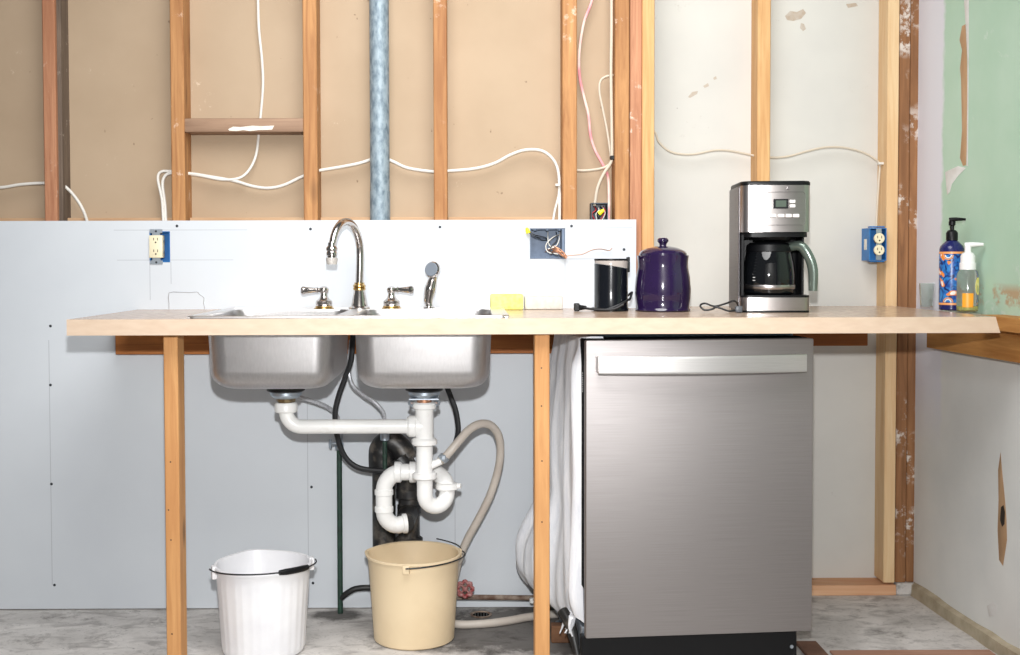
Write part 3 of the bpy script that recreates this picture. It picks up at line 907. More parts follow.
for px, s_ in ((324, -1), (391.5, 1)):
    hx_ = ax(px, YFa, 300)
    hb = obj('handle_body', B().lathe([(0.02562, 0.007), (0.02318, 0.012), (0.02501, 0.016), (0.02501, 0.024), (0.01708, 0.03), (0.01281, 0.036), (0.01037, 0.044), (0.01037, 0.048), (0.01342, 0.052), (0.01525, 0.058), (0.01342, 0.064), (0.00732, 0.068), (0, 0.069)], (hx_, YFa, ZD), 24, cap=False), MAT['chrome'], fa)
    obj('brass_ring', B().lathe([(0.0305, 0), (0.0305, 0.003), (0.02562, 0.005), (0.02684, 0.009)], (hx_, YFa, ZD), 24), MAT['brass'], hb)
    obj('lever', B().lathe([(0.0061, 0.0), (0.00671, 0.014), (0.01037, 0.016), (0.00732, 0.019), (0.00732, 0.024), (0.01074, 0.05), (0.01281, 0.057), (0.01281, 0.061), (0.00854, 0.066), (0, 0.068)], (hx_ + s_ * 0.004, YFa, ZD + 0.058), 18, (s_, -0.25, 0.0 if s_ > 0 else -0.02)), MAT['chrome'], hb)
xs_ = ax(429, YFa, 305)
sr = thing('side_sprayer', 'chrome side sprayer with a grey round face standing right of the faucet', 'sprayer', (xs_, YFa, ZD))
obj('sprayer_base', B().lathe([(0.019, 0), (0.018, 0.004), (0.013, 0.008), (0.011, 0.016)], (xs_, YFa, ZD), 22), MAT['chrome'], sr)
ph = at(434, 271, YFa - 0.01)
obj('sprayer_body', B().tube([(xs_, YFa, ZD + 0.012), (xs_ - 0.002, YFa, ZD + 0.03), (xs_ + 0.004, YFa, ZD + 0.06), (xs_ + 0.012, YFa, ZD + 0.09), ph], [0.011, 0.0145, 0.0185, 0.0145, 0.010], 16), MAT['chrome'], sr)
hd = obj('sprayer_head', B().lathe([(0, -0.026), (0.017, -0.021), (0.0255, -0.006), (0.0255, 0.003), (0.022, 0.007)], ph + Vector((-0.005, 0, 0.004)), 22, (-0.45, -0.85, 0.15), cap=False), MAT['chrome'], sr)
obj('spray_face', B().lathe([(0.022, 0.0065), (0.020, 0.0085), (0, 0.0085)], ph + Vector((-0.005, 0, 0.004)), 22, (-0.45, -0.85, 0.15), cap=False), M('grey_spray_face', (120, 128, 138), rough=0.5), hd)

# ------------------------------------------------------------------ things on the counter
YSp = -0.13
x0, x1 = ax(490.5, YSp, 300), ax(523.5, YSp, 300)
sg = thing('sponge', 'bright yellow rectangular sponge lying behind the sink corner', 'sponge', ((x0 + x1) / 2, YSp + 0.03, ZC))
obj('foam_body', B().box(x0, x1, YSp, YSp + 0.065, ZC + 0.0005, az(294.5, YSp), 0.005, 2), M('yellow_sponge_foam', (238, 234, 140), (230, 222, 112), rough=0.9, scale=90, bump=0.6, bscale=260), sg)
x0, x1 = ax(524.8, -0.10, 300), ax(563, -0.10, 300)
tag(obj('plaster_block', B().box(x0, x1, -0.10, -0.05, ZC + 0.0005, az(296.5, -0.10), 0.004, 2), M('white_plaster_block', (214, 210, 202), (200, 195, 186), rough=0.85, scale=60, bump=0.4)),
    'low white block lying against the wall beside the yellow sponge', 'block')

# coffee grinder
YG = -0.21
xg = ax(611, YG, 290)
gr = thing('coffee_grinder', 'black cylindrical coffee grinder with clear lid and wrapped cord', 'grinder', (xg, YG, ZC))
rg = 0.0495
zt = az(259, YG - 0.02, 611) - ZC
zm = zt * 0.86
bb = B()
seg = 36
ringsg = []
for r, h, tilt in ((rg * 1.04, 0.0, 0), (rg * 1.05, 0.006, 0), (rg, 0.012, 0), (rg, zm * 0.5, 0), (rg, zm, 0.008)):
    ringsg.append([Vector((xg + r * math.cos(2 * math.pi * i / seg), YG + r * math.sin(2 * math.pi * i / seg), ZC + 0.0005 + h - tilt * math.cos(2 * math.pi * i / seg))) for i in range(seg)])
bb.loft(ringsg)
body = obj('grinder_body', bb, M('gloss_black_plastic', (15, 18, 24), rough=0.16), gr)
bb = B()
ringsl = [[Vector((xg + rg * 0.99 * math.cos(2 * math.pi * i / seg), YG + rg * 0.99 * math.sin(2 * math.pi * i / seg), ZC + zm + 0.0015 - 0.008 * math.cos(2 * math.pi * i / seg))) for i in range(seg)]]
for r, h in ((0.99, zt - 0.006), (0.96, zt - 0.001), (0.8, zt)):
    ringsl.append([Vector((xg + rg * r * math.cos(2 * math.pi * i / seg), YG + rg * r * math.sin(2 * math.pi * i / seg), ZC + h)) for i in range(seg)])
bb.loft(ringsl)
lid = obj('clear_lid', bb, M('smoky_clear_plastic', (206, 196, 190), (196, 186, 180), rough=0.1, trans=0.35, spec=0.6), gr)
obj('lid_rim', B().lathe([(rg * 0.985, zt - 0.005), (rg * 1.01, zt - 0.0035), (rg * 1.0, zt + 0.001), (rg * 0.93, zt + 0.001)], (xg, YG, ZC), 32, cap=False), MAT['black_plastic'], lid)
obj('switch_tab', B().box(xg + rg * 0.93, xg + rg * 1.12, YG - 0.008, YG + 0.010, ZC + zm - 0.018, ZC + zt + 0.006, 0.003, 2), MAT['black_plastic'], gr)
cpts = []
for k in range(0, 19):
    a = R(-10 - 200 * k / 18)
    cpts.append(Vector((xg + (rg + 0.007) * math.cos(a), YG + (rg + 0.007) * math.sin(a), ZC + 0.007 + 0.028 * max(0, math.cos(math.pi * (k - 1) / 18)) ** 2 * (1 if k < 9 else 0))))
cpts = [Vector((xg + rg + 0.004, YG + 0.02, ZC + 0.045)), Vector((xg + rg + 0.012, YG - 0.005, ZC + 0.055))] + cpts[1:]
obj('cord', B().tube(cpts, 0.0035, 8, 3), MAT['black_rubber'], gr)
pl = at(576, 308, YG - 0.02); pl.z = ZC + 0.012
c2 = [Vector((xg + 0.03, YG - rg - 0.008, ZC + 0.022)), Vector((xg, YG - rg - 0.01, ZC + 0.008)), Vector((xg - 0.045, YG - 0.045, ZC + 0.006)), Vector((xg - 0.075, YG - 0.03, ZC + 0.009)), Vector((pl.x + 0.02, YG - 0.02, ZC + 0.010))]
crd = obj('cord', B().tube(c2, 0.0035, 8, 4), MAT['black_rubber'], gr)
bb = B().box(pl.x - 0.006, pl.x + 0.010, pl.y - 0.010, pl.y + 0.010, ZC + 0.001, ZC + 0.024, 0.002)
bb.lathe([(0.009, 0), (0.0065, 0.012), (0.005, 0.022)], (pl.x + 0.009, pl.y, ZC + 0.011), 12, (1, 0, 0))
obj('plug', bb, MAT['black_plastic'], crd)

# purple canister
YCn = -0.23
xc = ax(662.8, YCn, 290)
cn = thing('ceramic_canister', 'glossy dark purple ceramic canister with domed knob lid', 'canister', (xc, YCn, ZC))
pm = M('purple_glaze', (37, 22, 60), (32, 19, 53), rough=0.1, coat=0.6, scale=8)
k_ = 338 / 1000
def cz(py): return az(py, YCn, 663) - ZC
obj('jar', B().lathe([(0.060, 0.0005), (0.078, 0.001), (0.082, 0.004), (0.079, 0.008), (0.077, 0.012), (0.081, 0.04), (0.082, 0.065), (0.079, 0.1), (0.073, 0.13), (0.0735, 0.145), (0.0755, cz(255.5)), (0.0705, cz(255.5)), (0.068, cz(258))], (xc, YCn, ZC), 48, cap=False), pm, cn)
ld = obj('lid', B().lathe([(0.0695, cz(257)), (0.0695, cz(253.5)), (0.064, cz(251)), (0.045, cz(248)), (0.022, cz(246.3)), (0.012, cz(246))], (xc, YCn, ZC), 40, cap=False), pm, cn)
obj('knob', B().lathe([(0.012, cz(247)), (0.010, cz(245)), (0.0115, cz(243.5)), (0.0165, cz(241.5)), (0.0165, cz(239.5)), (0.012, cz(238)), (0, cz(237.7))], (xc, YCn, ZC), 28, cap=False), pm, ld)

# coffee maker -----------------------------------------------------
YK = -0.35
kx0, kx1 = ax(741.5, YK, 300), ax(810, YK, 300)
kxc, kw = (kx0 + kx1) / 2, kx1 - kx0
KZ = az(181, YK, 770) - ZC
cmk = thing('coffee_maker', 'tall stainless and black drip coffee maker with button panel', 'coffee maker', (kxc, YK, ZC), R(-4.0), True)
hw = kw / 2
def U(x0, x1, y0, y1, r, front_bow=0.012, n=6):
    """plan outline: rounded, slightly bowed front (front at y0)"""
    pts = rrect((x0 + x1) / 2, (y0 + y1) / 2, x1 - x0, y1 - y0, r, n)
    out = []
    for x, y in pts:
        if y < (y0 + y1) / 2:
            y -= front_bow * (1 - ((x - (x0 + x1) / 2) / ((x1 - x0) / 2)) ** 2)
        out.append((x, y))
    return out
def lof(outline, zs, scales=None):
    rings = []
    for i, z in enumerate(zs):
        s_ = scales[i] if scales else 1
        cx = sum(p[0] for p in outline) / len(outline); cy = sum(p[1] for p in outline) / len(outline)
        rings.append([Vector((cx + (x - cx) * s_, cy + (y - cy) * s_, z)) for x, y in outline])
    return B().loft(rings)
zb = 0.047; zhd = az(232, YK, 770) - ZC
obj('base_foot', lof(U(-hw, hw, 0, 0.20, 0.02), [0.0005, 0.006]), MAT['black_plastic'], cmk)
obj('base_band', lof(U(-hw, hw, 0, 0.20, 0.02), [0.006, zb - 0.004]), MAT['cm_steel'], cmk)
wp = obj('warming_plate', lof(U(-hw, hw, 0.0, 0.20, 0.02), [zb - 0.004, zb + 0.002]), MAT['black_plastic'], cmk)
bb = lof(U(-hw, hw, 0.13, 0.215, 0.02, 0), [0.006, KZ - 0.012])
obj('rear_column', bb, MAT['black_plastic'], cmk)
bb = B().box(-hw - 0.0035, -hw + 0.0005, 0.05, 0.20, zb + 0.06, KZ - 0.014, 0.001)
obj('side_panel', B().box(-hw - 0.003, -hw + 0.001, 0.03, 0.205, 0.006, KZ - 0.013, 0.0015), steel('grey_side_steel', (150, 147, 150), 0.34, (3, 3, 200), 0.01), cmk)
head = obj('head', lof(U(-hw, hw, 0, 0.20, 0.022), [zhd, KZ - 0.012]), MAT['cm_steel'], cmk)
obj('top_lid', lof(U(-hw - 0.001, hw + 0.001, -0.001, 0.212, 0.022), [KZ - 0.012, KZ - 0.004, KZ], [1, 1, 0.97]), MAT['black_plastic'], cmk)
obj('brew_basket', lof(U(-hw * 0.97, hw * 0.97, 0.012, 0.19, 0.03), [zhd - 0.014, zhd]), MAT['black_plastic'], cmk)
obj('cavity_wall', B().box(-hw + 0.002, -hw + 0.012, 0.02, 0.14, zb, zhd - 0.005, 0.002), MAT['black_plastic'], cmk)
obj('cavity_wall', B().box(hw - 0.010, hw - 0.002, 0.08, 0.14, zb, zhd - 0.005, 0.002), MAT['black_plastic'], cmk)
bb = B().lathe([(0.052, zhd - 0.022), (0.06, zhd - 0.012)], (0, 0.075, 0), 28)
obj('brew_cone', bb, MAT['black_plastic'], cmk)
# panel: thin border lines, display, buttons
def fy(x):
    return -0.012 * (1 - (x / hw) ** 2)
def kp(px, py):
    return (px - 776) / 351.0, az(py, YK - 0.01, px) - ZC
def facebox(name, px0, px1, py0, py1, m, par, th=0.0015, bev=0.0005, dep=0.004):
    x0, z1 = kp(px0, py0); x1, z0 = kp(px1, py1)
    f = fy((x0 + x1) / 2)
    return obj(name, B().box(x0, x1, f - th, f + dep, z0, z1, bev), m, par)
dkl = M('dark_panel_line', (110, 106, 106), rough=0.4, metal=0.5)
for a, c_ in (((755, 193), (803, 193)), ((755, 225), (803, 225))):
    pass
bb = B()
loop = []
for x, z in [kp(px, py) for px, py in ((757, 192), (802, 192), (804, 194), (804, 223), (802, 225), (757, 225), (755, 223), (755, 194), (757, 192))]:
    loop.append((x, z))
dense = []
for (xa_, za_), (xb_, zb_) in zip(loop, loop[1:]):
    for k in range(6):
        x = xa_ + (xb_ - xa_) * k / 6; z = za_ + (zb_ - za_) * k / 6
        dense.append(Vector((x, fy(x) - 0.0002, z)))
dense.append(dense[0])
bb.tube(dense, 0.0006, 6, 1)
obj('panel_outline', bb, dkl, head)
facebox('display_bezel', 772.5, 787, 199, 208.5, MAT['black_plastic'], head)
facebox('display', 774.5, 785, 200.5, 207, M('green_grey_display', (84, 96, 86), rough=0.15), head, 0.0022)
wb = M('white_button', (226, 224, 222), rough=0.4)
for px in (772, 780, 787.5, 795):
    facebox('button', px - 3, px + 3, 214, 217.5, wb, head, 0.003, 0.0015)
for py in (201.5, 206):
    facebox('button', 788.5, 794, py - 1.6, py + 1.6, wb, head, 0.003, 0.0012)
for px, py in ((763, 201), (763, 206), (763, 215)):
    facebox('indicator', px - 1.2, px + 1.2, py - 1, py + 1, wb, head, 0.001, 0.0003)
facebox('badge', 786, 788.5, 186, 189.5, dkl, head, 0.001, 0.0003)
# cord
cp = [(-hw - 0.002, 0.03, 0.012), (-hw - 0.012, 0.0, 0.028), (-hw - 0.025, -0.02, 0.034), (-hw - 0.045, -0.01, 0.026), (-hw - 0.075, 0.0, 0.018), (-hw - 0.10, 0.01, 0.026), (-hw - 0.115, 0.0, 0.02), (-hw - 0.105, -0.012, 0.008),
      (-hw - 0.085, -0.015, 0.01), (-hw - 0.07, -0.02, 0.016), (-hw - 0.04, -0.025, 0.006), (-hw - 0.02, -0.02, 0.006), (-hw - 0.10, -0.03, 0.004)]
crd = obj('cord', B().tube(cp[:12], 0.0028, 8, 5), MAT['black_rubber'], cmk)
obj('plug', B().box(-hw - 0.02, -hw + 0.0, -0.03, -0.012, 0.001, 0.020, 0.004, 2), M('grey_plug', (84, 88, 94), rough=0.4), crd)
# carafe
cyk = YK + 0.078
ca = thing('glass_carafe', 'dark glass coffee carafe with curved handle sitting in the coffee maker', 'carafe', (kxc, cyk, ZC + zb + 0.0025))
zc0 = ZC + zb + 0.0025
ctop = ZC + zhd - 0.022
Hc = ctop - zc0 - 0.002
gm = M('dark_carafe_glass', (20, 22, 25), rough=0.04, trans=0.35, spec=0.8)
obj('glass_body', B().lathe([(0.0, 0.0), (0.064, 0.0), (0.071, 0.006), (0.0745, 0.03), (0.0745, 0.06), (0.071, 0.09), (0.064, Hc - 0.030), (0.058, Hc - 0.02)], (kxc, cyk, zc0), 40, cap=False), gm, ca)
obj('steel_band', B().lathe([(0.0738, 0.016), (0.0748, 0.018), (0.0752, 0.026), (0.0742, 0.029)], (kxc, cyk, zc0), 40, cap=False), MAT['cm_steel'], ca)
cl = obj('carafe_collar', B().lathe([(0.0645, Hc - 0.032), (0.066, Hc - 0.030), (0.064, Hc - 0.012), (0.056, Hc - 0.006), (0.03, Hc - 0.001), (0, Hc)], (kxc, cyk, zc0), 36, cap=False), MAT['black_plastic'], ca)
ha = [Vector((kxc + 0.052, cyk - 0.03, zc0 + Hc - 0.018)), Vector((kxc + 0.078, cyk - 0.05, zc0 + Hc - 0.016)), Vector((kxc + 0.098, cyk - 0.06, zc0 + Hc - 0.045)), Vector((kxc + 0.110, cyk - 0.062, zc0 + Hc - 0.085)), Vector((kxc + 0.111, cyk - 0.06, zc0 + 0.012))]
obj('handle', B().tube(ha, [0.012, 0.015, 0.015, 0.015, 0.013], 12, 6, 0.7), M('grey_green_handle', (126, 140, 131), (104, 116, 108), rough=0.25, metal=0.6, scale=4), ca)
bb = B()
for k in range(9):
    z = zc0 + 0.042 + k * 0.0085
    rr2 = 0.0738 - max(0, (z - zc0 - 0.055)) * 0.2
    a = R(222)
    bb.box(-0.004, 0.004, -0.0012, 0.0005, z - 0.0008, z + 0.0008, 0, 1, None)
    for vtx in bb.bm.verts[-8:] if False else []:
        pass
    bb.bm.verts.ensure_lookup_table()
    for vtx in list(bb.bm.verts)[-8:]:
        p = Vector((vtx.co.x, vtx.co.y, 0))
        q_ = Matrix.Rotation(a + R(90), 3, 'Z') @ p
        vtx.co = Vector((kxc + rr2 * math.cos(a) + q_.x, cyk + rr2 * math.sin(a) + q_.y, vtx.co.z))
obj('level_marks', bb, wb, ca)

# bottles
YBt = -0.24
xb_ = ax(951.5, YBt, 280)
bt = thing('soap_bottle', 'tall dark blue soap bottle with ornate orange pattern and black pump', 'bottle', (xb_, YBt, ZC))
def bz(py): return az(py, YBt, 951) - ZC
t = NT('ornate_blue_label')
v = t.coords((1, 1, 1))
vo = t.n('ShaderNodeTexVoronoi'); vo.feature = 'SMOOTH_F1'
t.link(v, vo.inputs['Vector']); vo.inputs['Scale'].default_value = 42
wv = t.n('ShaderNodeMath', operation='SINE')
t.link(t.math('MULTIPLY', vo.outputs['Distance'], 26.0), wv.inputs[0])
nn = t.noise(v, 60, 3)
c = t.mix(t.ramp(nn, 0.4, 0.6), lin((24, 70, 150)), lin((50, 130, 200)))
c = t.mix(t.ramp(wv.outputs[0], 0.5, 0.8), c, lin((18, 32, 96)))
nn2 = t.noise(v, 38, 1)
c = t.mix(t.ramp(nn2, 0.6, 0.63), c, lin((236, 140, 60)))
c = t.mix(t.ramp(nn2, 0.68, 0.7), c, lin((240, 232, 226)))
MAT['ornate'] = t.done(c, 0.3)
navy = M('navy_bottle_plastic', (30, 34, 92), rough=0.2)
org = M('orange_band', (236, 160, 96), rough=0.35)
rb = 0.034
bd = obj('bottle_body', B().lathe([(rb - 0.005, 0.0005), (rb, 0.004), (rb, bz(249)), (rb - 0.003, bz(246)), (rb - 0.016, bz(241.5)), (0.012, bz(240))], (xb_, YBt, ZC), 36), navy, bt)
obj('label', B().lathe([(rb + 0.0004, bz(303)), (rb + 0.0007, bz(302.5)), (rb + 0.0007, bz(254)), (rb + 0.0004, bz(253.5))], (xb_, YBt, ZC), 36, cap=False), MAT['ornate'], bd)
for py in (303.6, 252.8):
    obj('label_band', B().lathe([(rb + 0.0005, bz(py + 1.1)), (rb + 0.001, bz(py + 1)), (rb + 0.001, bz(py - 1)), (rb + 0.0005, bz(py - 1.1))], (xb_, YBt, ZC), 36, cap=False), org, bd)
# arched motifs and flower on the front of the label
def on_bottle(th, z):
    return Vector((xb_ + (rb + 0.0009) * math.sin(th), YBt - (rb + 0.0009) * math.cos(th), ZC + z))
wt = M('white_ink', (240, 236, 230), rough=0.4)
for zc1, s_ in ((bz(302), 1), (bz(255), -1)):
    for r_, mm in ((0.013, org), (0.0085, wt)):
        pts = [on_bottle(R(-38) + r_ / rb * math.cos(R(180 * k / 10)), zc1 + s_ * r_ * math.sin(R(180 * k / 10))) for k in range(11)]
        obj('label_motif', B().tube(pts, 0.0017, 6, 1), mm, bd)
fl_pts = []
for k in range(41):
    a = 2 * math.pi * k / 40
    rr2 = 0.0075 + 0.003 * math.cos(6 * a)
    fl_pts.append(on_bottle(R(18) + rr2 / rb * math.cos(a), bz(276) + rr2 * math.sin(a)))
obj('label_motif', B().tube(fl_pts, 0.0016, 6, 1), org, bd)
pmp = obj('pump_collar', B().lathe([(0.0165, bz(240.5)), (0.0165, bz(233)), (0.013, bz(231)), (0.009, bz(230))], (xb_, YBt, ZC), 20), MAT['black_plastic'], bt)
bb = B().lathe([(0.006, bz(231)), (0.006, bz(226)), (0.0095, bz(225)), (0.0095, bz(221.5)), (0.006, bz(220.5))], (xb_, YBt, ZC), 16)
bb.tube([(xb_ - 0.008, YBt + 0.002, ZC + bz(220)), (xb_ + 0.01, YBt - 0.004, ZC + bz(219.3)), (xb_ + 0.035, YBt - 0.012, ZC + bz(219.5))], [0.007, 0.006, 0.0035], 10, 3)
obj('pump_head', bb, MAT['black_plastic'], pmp)

YC2 = -0.31
x2 = ax(967.5, YC2, 290)
ct = thing('foam_soap_bottle', 'clear foaming soap bottle with white pump and orange label', 'bottle', (x2, YC2, ZC))
def b2(py): return az(py, YC2, 967) - ZC
clear = M('clear_plastic', (232, 240, 238), rough=0.06, trans=0.9, ior=1.25)
r2 = 0.0295
obj('bottle_body', B().lathe([(r2 - 0.004, 0.0005), (r2, 0.004), (r2, b2(276)), (r2 - 0.002, b2(272)), (r2 - 0.008, b2(269))], (x2, YC2, ZC), 32), clear, ct)
obj('yellow_soap', B().lathe([(r2 - 0.006, 0.003), (r2 - 0.002, 0.006), (r2 - 0.002, b2(306))], (x2, YC2, ZC), 28), M('yellow_liquid_soap', (226, 214, 60), rough=0.1, trans=0.3), ct)
def wrap(r_, th0, th1, z0, z1, m, name):
    bb = B()
    n = 10
    A = [Vector((x2 + r_ * math.sin(R(th0 + (th1 - th0) * k / n)), YC2 - r_ * math.cos(R(th0 + (th1 - th0) * k / n)), ZC + z0)) for k in range(n + 1)]
    bb.slab(list(range(n + 1)), [0, 1], lambda u, v_: True, lambda u, v_, k: Vector((A[u].x, A[u].y, ZC + (z0 if v_ == 0 else z1))) + (Vector((0, 0, 0)) if k == 0 else (Vector((x2, YC2, 0)) - Vector((A[u].x, A[u].y, 0))).normalized() * 0.0006))
    return obj(name, bb, m, ct)
wrap(r2 + 0.0009, -50, 8, b2(307), b2(293), M('orange_label', (244, 164, 40), rough=0.35), 'orange_label')
lem = M('lemon_print', (244, 224, 96), (250, 240, 170), rough=0.35, scale=80)
bb = B()
cen = []
for rr2, dz in ((0.0, 0), (0.0105, 0)):
    pass
ringl = [Vector((x2 + (r2 + 0.0009) * math.sin(R(44) + 0.012 / r2 * math.cos(2 * math.pi * k / 24)), YC2 - (r2 + 0.0009) * math.cos(R(44) + 0.012 / r2 * math.cos(2 * math.pi * k / 24)), ZC + b2(286) + 0.025 * math.sin(2 * math.pi * k / 24))) for k in range(24)]
ring2 = [Vector((x2 + (p.x - x2) * 0.97, YC2 + (p.y - YC2) * 0.97, p.z)) for p in ringl]
bb.loft([ringl, ring2])
obj('lemon_print', bb, lem, ct)
wp_ = M('white_pump_plastic', (238, 238, 238), rough=0.35)
pc = obj('pump_collar', B().lathe([(0.0225, b2(270)), (0.0225, b2(263)), (0.020, b2(262.5)), (0.020, b2(256)), (0.015, b2(253)), (0.008, b2(252))], (x2, YC2, ZC), 24), wp_, ct)
bb = B().lathe([(0.009, b2(253)), (0.009, b2(245)), (0.007, b2(243.5))], (x2, YC2, ZC), 16)
bb.tube([(x2 - 0.008, YC2 + 0.003, ZC + b2(245)), (x2 + 0.012, YC2 - 0.006, ZC + b2(244.5)), (x2 + 0.038, YC2 - 0.015, ZC + b2(244.5))], [0.0075, 0.007, 0.0045], 10, 3)
obj('pump_head', bb, wp_, pc)

# clear tumbler in the corner
YT = 0.0
xt = ax(926.5, YT, 300)
bb = B().lathe([(0.0, 0.004), (0.017, 0.004), (0.021, 0.075), (0.0225, 0.075), (0.0225, 0.073), (0.0185, 0.0005), (0.0, 0.0005)], (xt, YT, ZC + 0.0003), 28, cap=False)
tag(obj('glass_tumbler', bb, clear), 'small clear tumbler standing in the back right corner of the counter', 'glass')

# ------------------------------------------------------------------ dishwasher
dl, dr_ = at(586, 340.5, -0.628), at(814, 340.0, -0.572)
DX, DY = (dl.x + dr_.x) / 2, -0.60
rot = math.atan2(0.056, dr_.x - dl.x)
DW = math.hypot(dr_.x - dl.x, 0.056)
ZT, ZL = dl.z, az(639, -0.628, 586)
dw = thing('dishwasher', 'stainless steel dishwasher with bowed bar handle under the counter', 'dishwasher', (DX, DY, 0), rot, True)
hW = DW / 2
door = obj('door', B().box(-hW, hW, 0.0, 0.028, ZL, ZT, 0.004, 2), MAT['dw_steel'], dw)
obj('door_liner', B().box(-hW + 0.001, hW - 0.004, 0.0285, 0.115, ZL + 0.12, ZT + 0.001, 0.004), M('matt_black_liner', (8, 9, 12), rough=0.8, spec=0.08), dw)
bb = B()
for k in range(9):
    bb.lathe([(0.0016, 0), (0.0016, 0.0008)], (-hW + 0.001, 0.05, ZT - 0.09 - k * 0.006), 8, (-1, 0, 0))
obj('vent_dots', bb, wb, door)
# tub
tubm = M('grey_tub_steel', (150, 164, 176), (128, 140, 150), rough=0.35, metal=0.7, scale=10)
obj('tub', B().box(-hW + 0.014, hW - 0.014, 0.116, 0.56, 0.12, ZT - 0.006, 0.01, 2), tubm, dw)
obj('top_flange', B().box(-hW + 0.03, hW - 0.012, 0.118, 0.15, ZT - 0.012, ZT + 0.012, 0.002), M('blue_grey_flange', (140, 166, 184), rough=0.4, metal=0.3), dw)
for x in (-hW + 0.11, hW - 0.14):
    obj('mount_bracket', B().box(x - 0.012, x + 0.012, 0.09, 0.15, ZT + 0.0112, ZT + 0.0145, 0.001), MAT['zinc'], dw)
obj('toe_kick', B().box(-hW - 0.006, hW - 0.03, 0.03, 0.06, 0.012, ZL - 0.003, 0.003), MAT['black_plastic'], dw)
obj('toe_screw', B().lathe([(0.005, 0), (0.005, 0.002)], (hW - 0.045, 0.03, ZL - 0.05), 10, (0, -1, 0)), MAT['zinc'], dw)
obj('base_frame', B().box(-hW + 0.0, -hW + 0.02, 0.064, 0.5, 0.03, 0.12, 0.002), MAT['zinc'], dw)
obj('base_frame', B().box(hW - 0.06, hW - 0.04, 0.064, 0.5, 0.03, 0.12, 0.002), MAT['zinc'], dw)
for x in (-hW + 0.012, hW - 0.02):
    for y in (0.09, 0.47):
        obj('levelling_foot', B().lathe([(0.016, 0.0), (0.016, 0.006), (0.005, 0.008), (0.005, 0.035)], (x, y, 0), 12), MAT['zinc'], dw)
# bar handle
zh0, zh1 = az(374.0, -0.66, 690), az(356, -0.66, 690)
hx0, hx1 = -hW + 0.026, hW - 0.034
rings = []
n = 28
for i in range(n + 1):
    s_ = i / n
    x = hx0 + (hx1 - hx0) * s_
    bow = 0.036 + 0.026 * math.sin(math.pi * s_) ** 0.8
    zc1 = (zh0 + zh1) / 2 + 0.0
    hh = (zh1 - zh0) / 2
    prof = []
    for a_ in range(13):
        th = R(-90 + 180 * a_ / 12)
        prof.append(Vector((x, -bow - 0.0025 * min(1, 2.5 * math.cos(th)), zc1 + hh * math.sin(th))))
    prof += [Vector((x, -bow + 0.008, zc1 + hh * 0.95)), Vector((x, -bow + 0.008, zc1 - hh * 0.95))]
    rings.append(prof)
hn = obj('bar_handle', B().loft(rings), MAT['handle_steel'], dw)
for x in (hx0 + 0.008, hx1 - 0.008):
    obj('handle_post', B().box(x - 0.0085, x + 0.0085, -0.036, 0.001, zh0 + 0.002, zh1 - 0.002, 0.002), MAT['handle_steel'], hn)

# insulation blanket hanging on the left of the dishwasher (own thing)
t = NT('white_fibre_blanket')
v = t.coords((6, 6, 1.2))
nz = t.noise(v, 6, 5, 0.6, 0.8)
c = t.mix(t.ramp(nz, 0.35, 0.75), lin((242, 243, 246)), lin((214, 218, 226)))
MAT['blanket'] = t.done(c, 0.8, 0, 0.3)
t.bump(t.noise(t.coords(), 90, 4), 0.3, 0.004)
bb = B()
NU, NV = 60, 48
grid = {}
def sm(a, b_, x):
    x = max(0, min(1, (x - a) / (b_ - a))); return x * x * (3 - 2 * x)
for i in range(NU + 1):
    u = i / NU                     # 0 front .. 1 back
    for j in range(NV + 1):
        s_ = j / NV                # 0 top .. 1 bottom
        ztop_ = ZT + 0.0 - 0.004
        zbot = 0.085 + 0.035 * (1 - sm(0.1, 0.35, u)) + 0.012 * math.sin(u * 9 + 1) + 0.03 * sm(0.35, 0.6, u) + 0.008 * math.sin(u * 23)
        z = ztop_ + (zbot - ztop_) * s_
        y = 0.066 + 0.454 * u + 0.02 * math.sin(s_ * 5 + u * 4) * u
        out = 0.006 + 0.012 * sm(0.0, 0.12, s_)
        out += (0.016 * (0.3 + 0.7 * sm(0, .5, s_))) * (0.5 + 0.5 * math.sin(u * 21 + 1.2 * math.sin(s_ * 4.0) + s_ * 2.2))
        out += 0.004 * math.sin(u * 41 + s_ * 5) * sm(0.1, 0.5, s_)
        out += 0.012 * sm(0.02, 0.1, s_) * (1 - sm(0.0, 0.25, u))
        out += 0.022 * sm(0.05, 0.4, s_) * sm(0.2, 0.8, u) * (1 - 0.55 * sm(0.4, .75, s_))
        out += 0.088 * sm(0.56, 0.86, s_) * sm(0.25, 0.75, u)
        out -= 0.018 * max(0, (s_ - 0.92) / 0.08) ** 2 * sm(0.2, 0.5, u) + 0.02 * max(0, (s_ - 0.9) / 0.1) ** 2
        out = max(out, 0.003) * sm(-0.02, 0.07, u)
        grid[i, j] = bb.bm.verts.new((-hW + 0.010 - out, y, z))
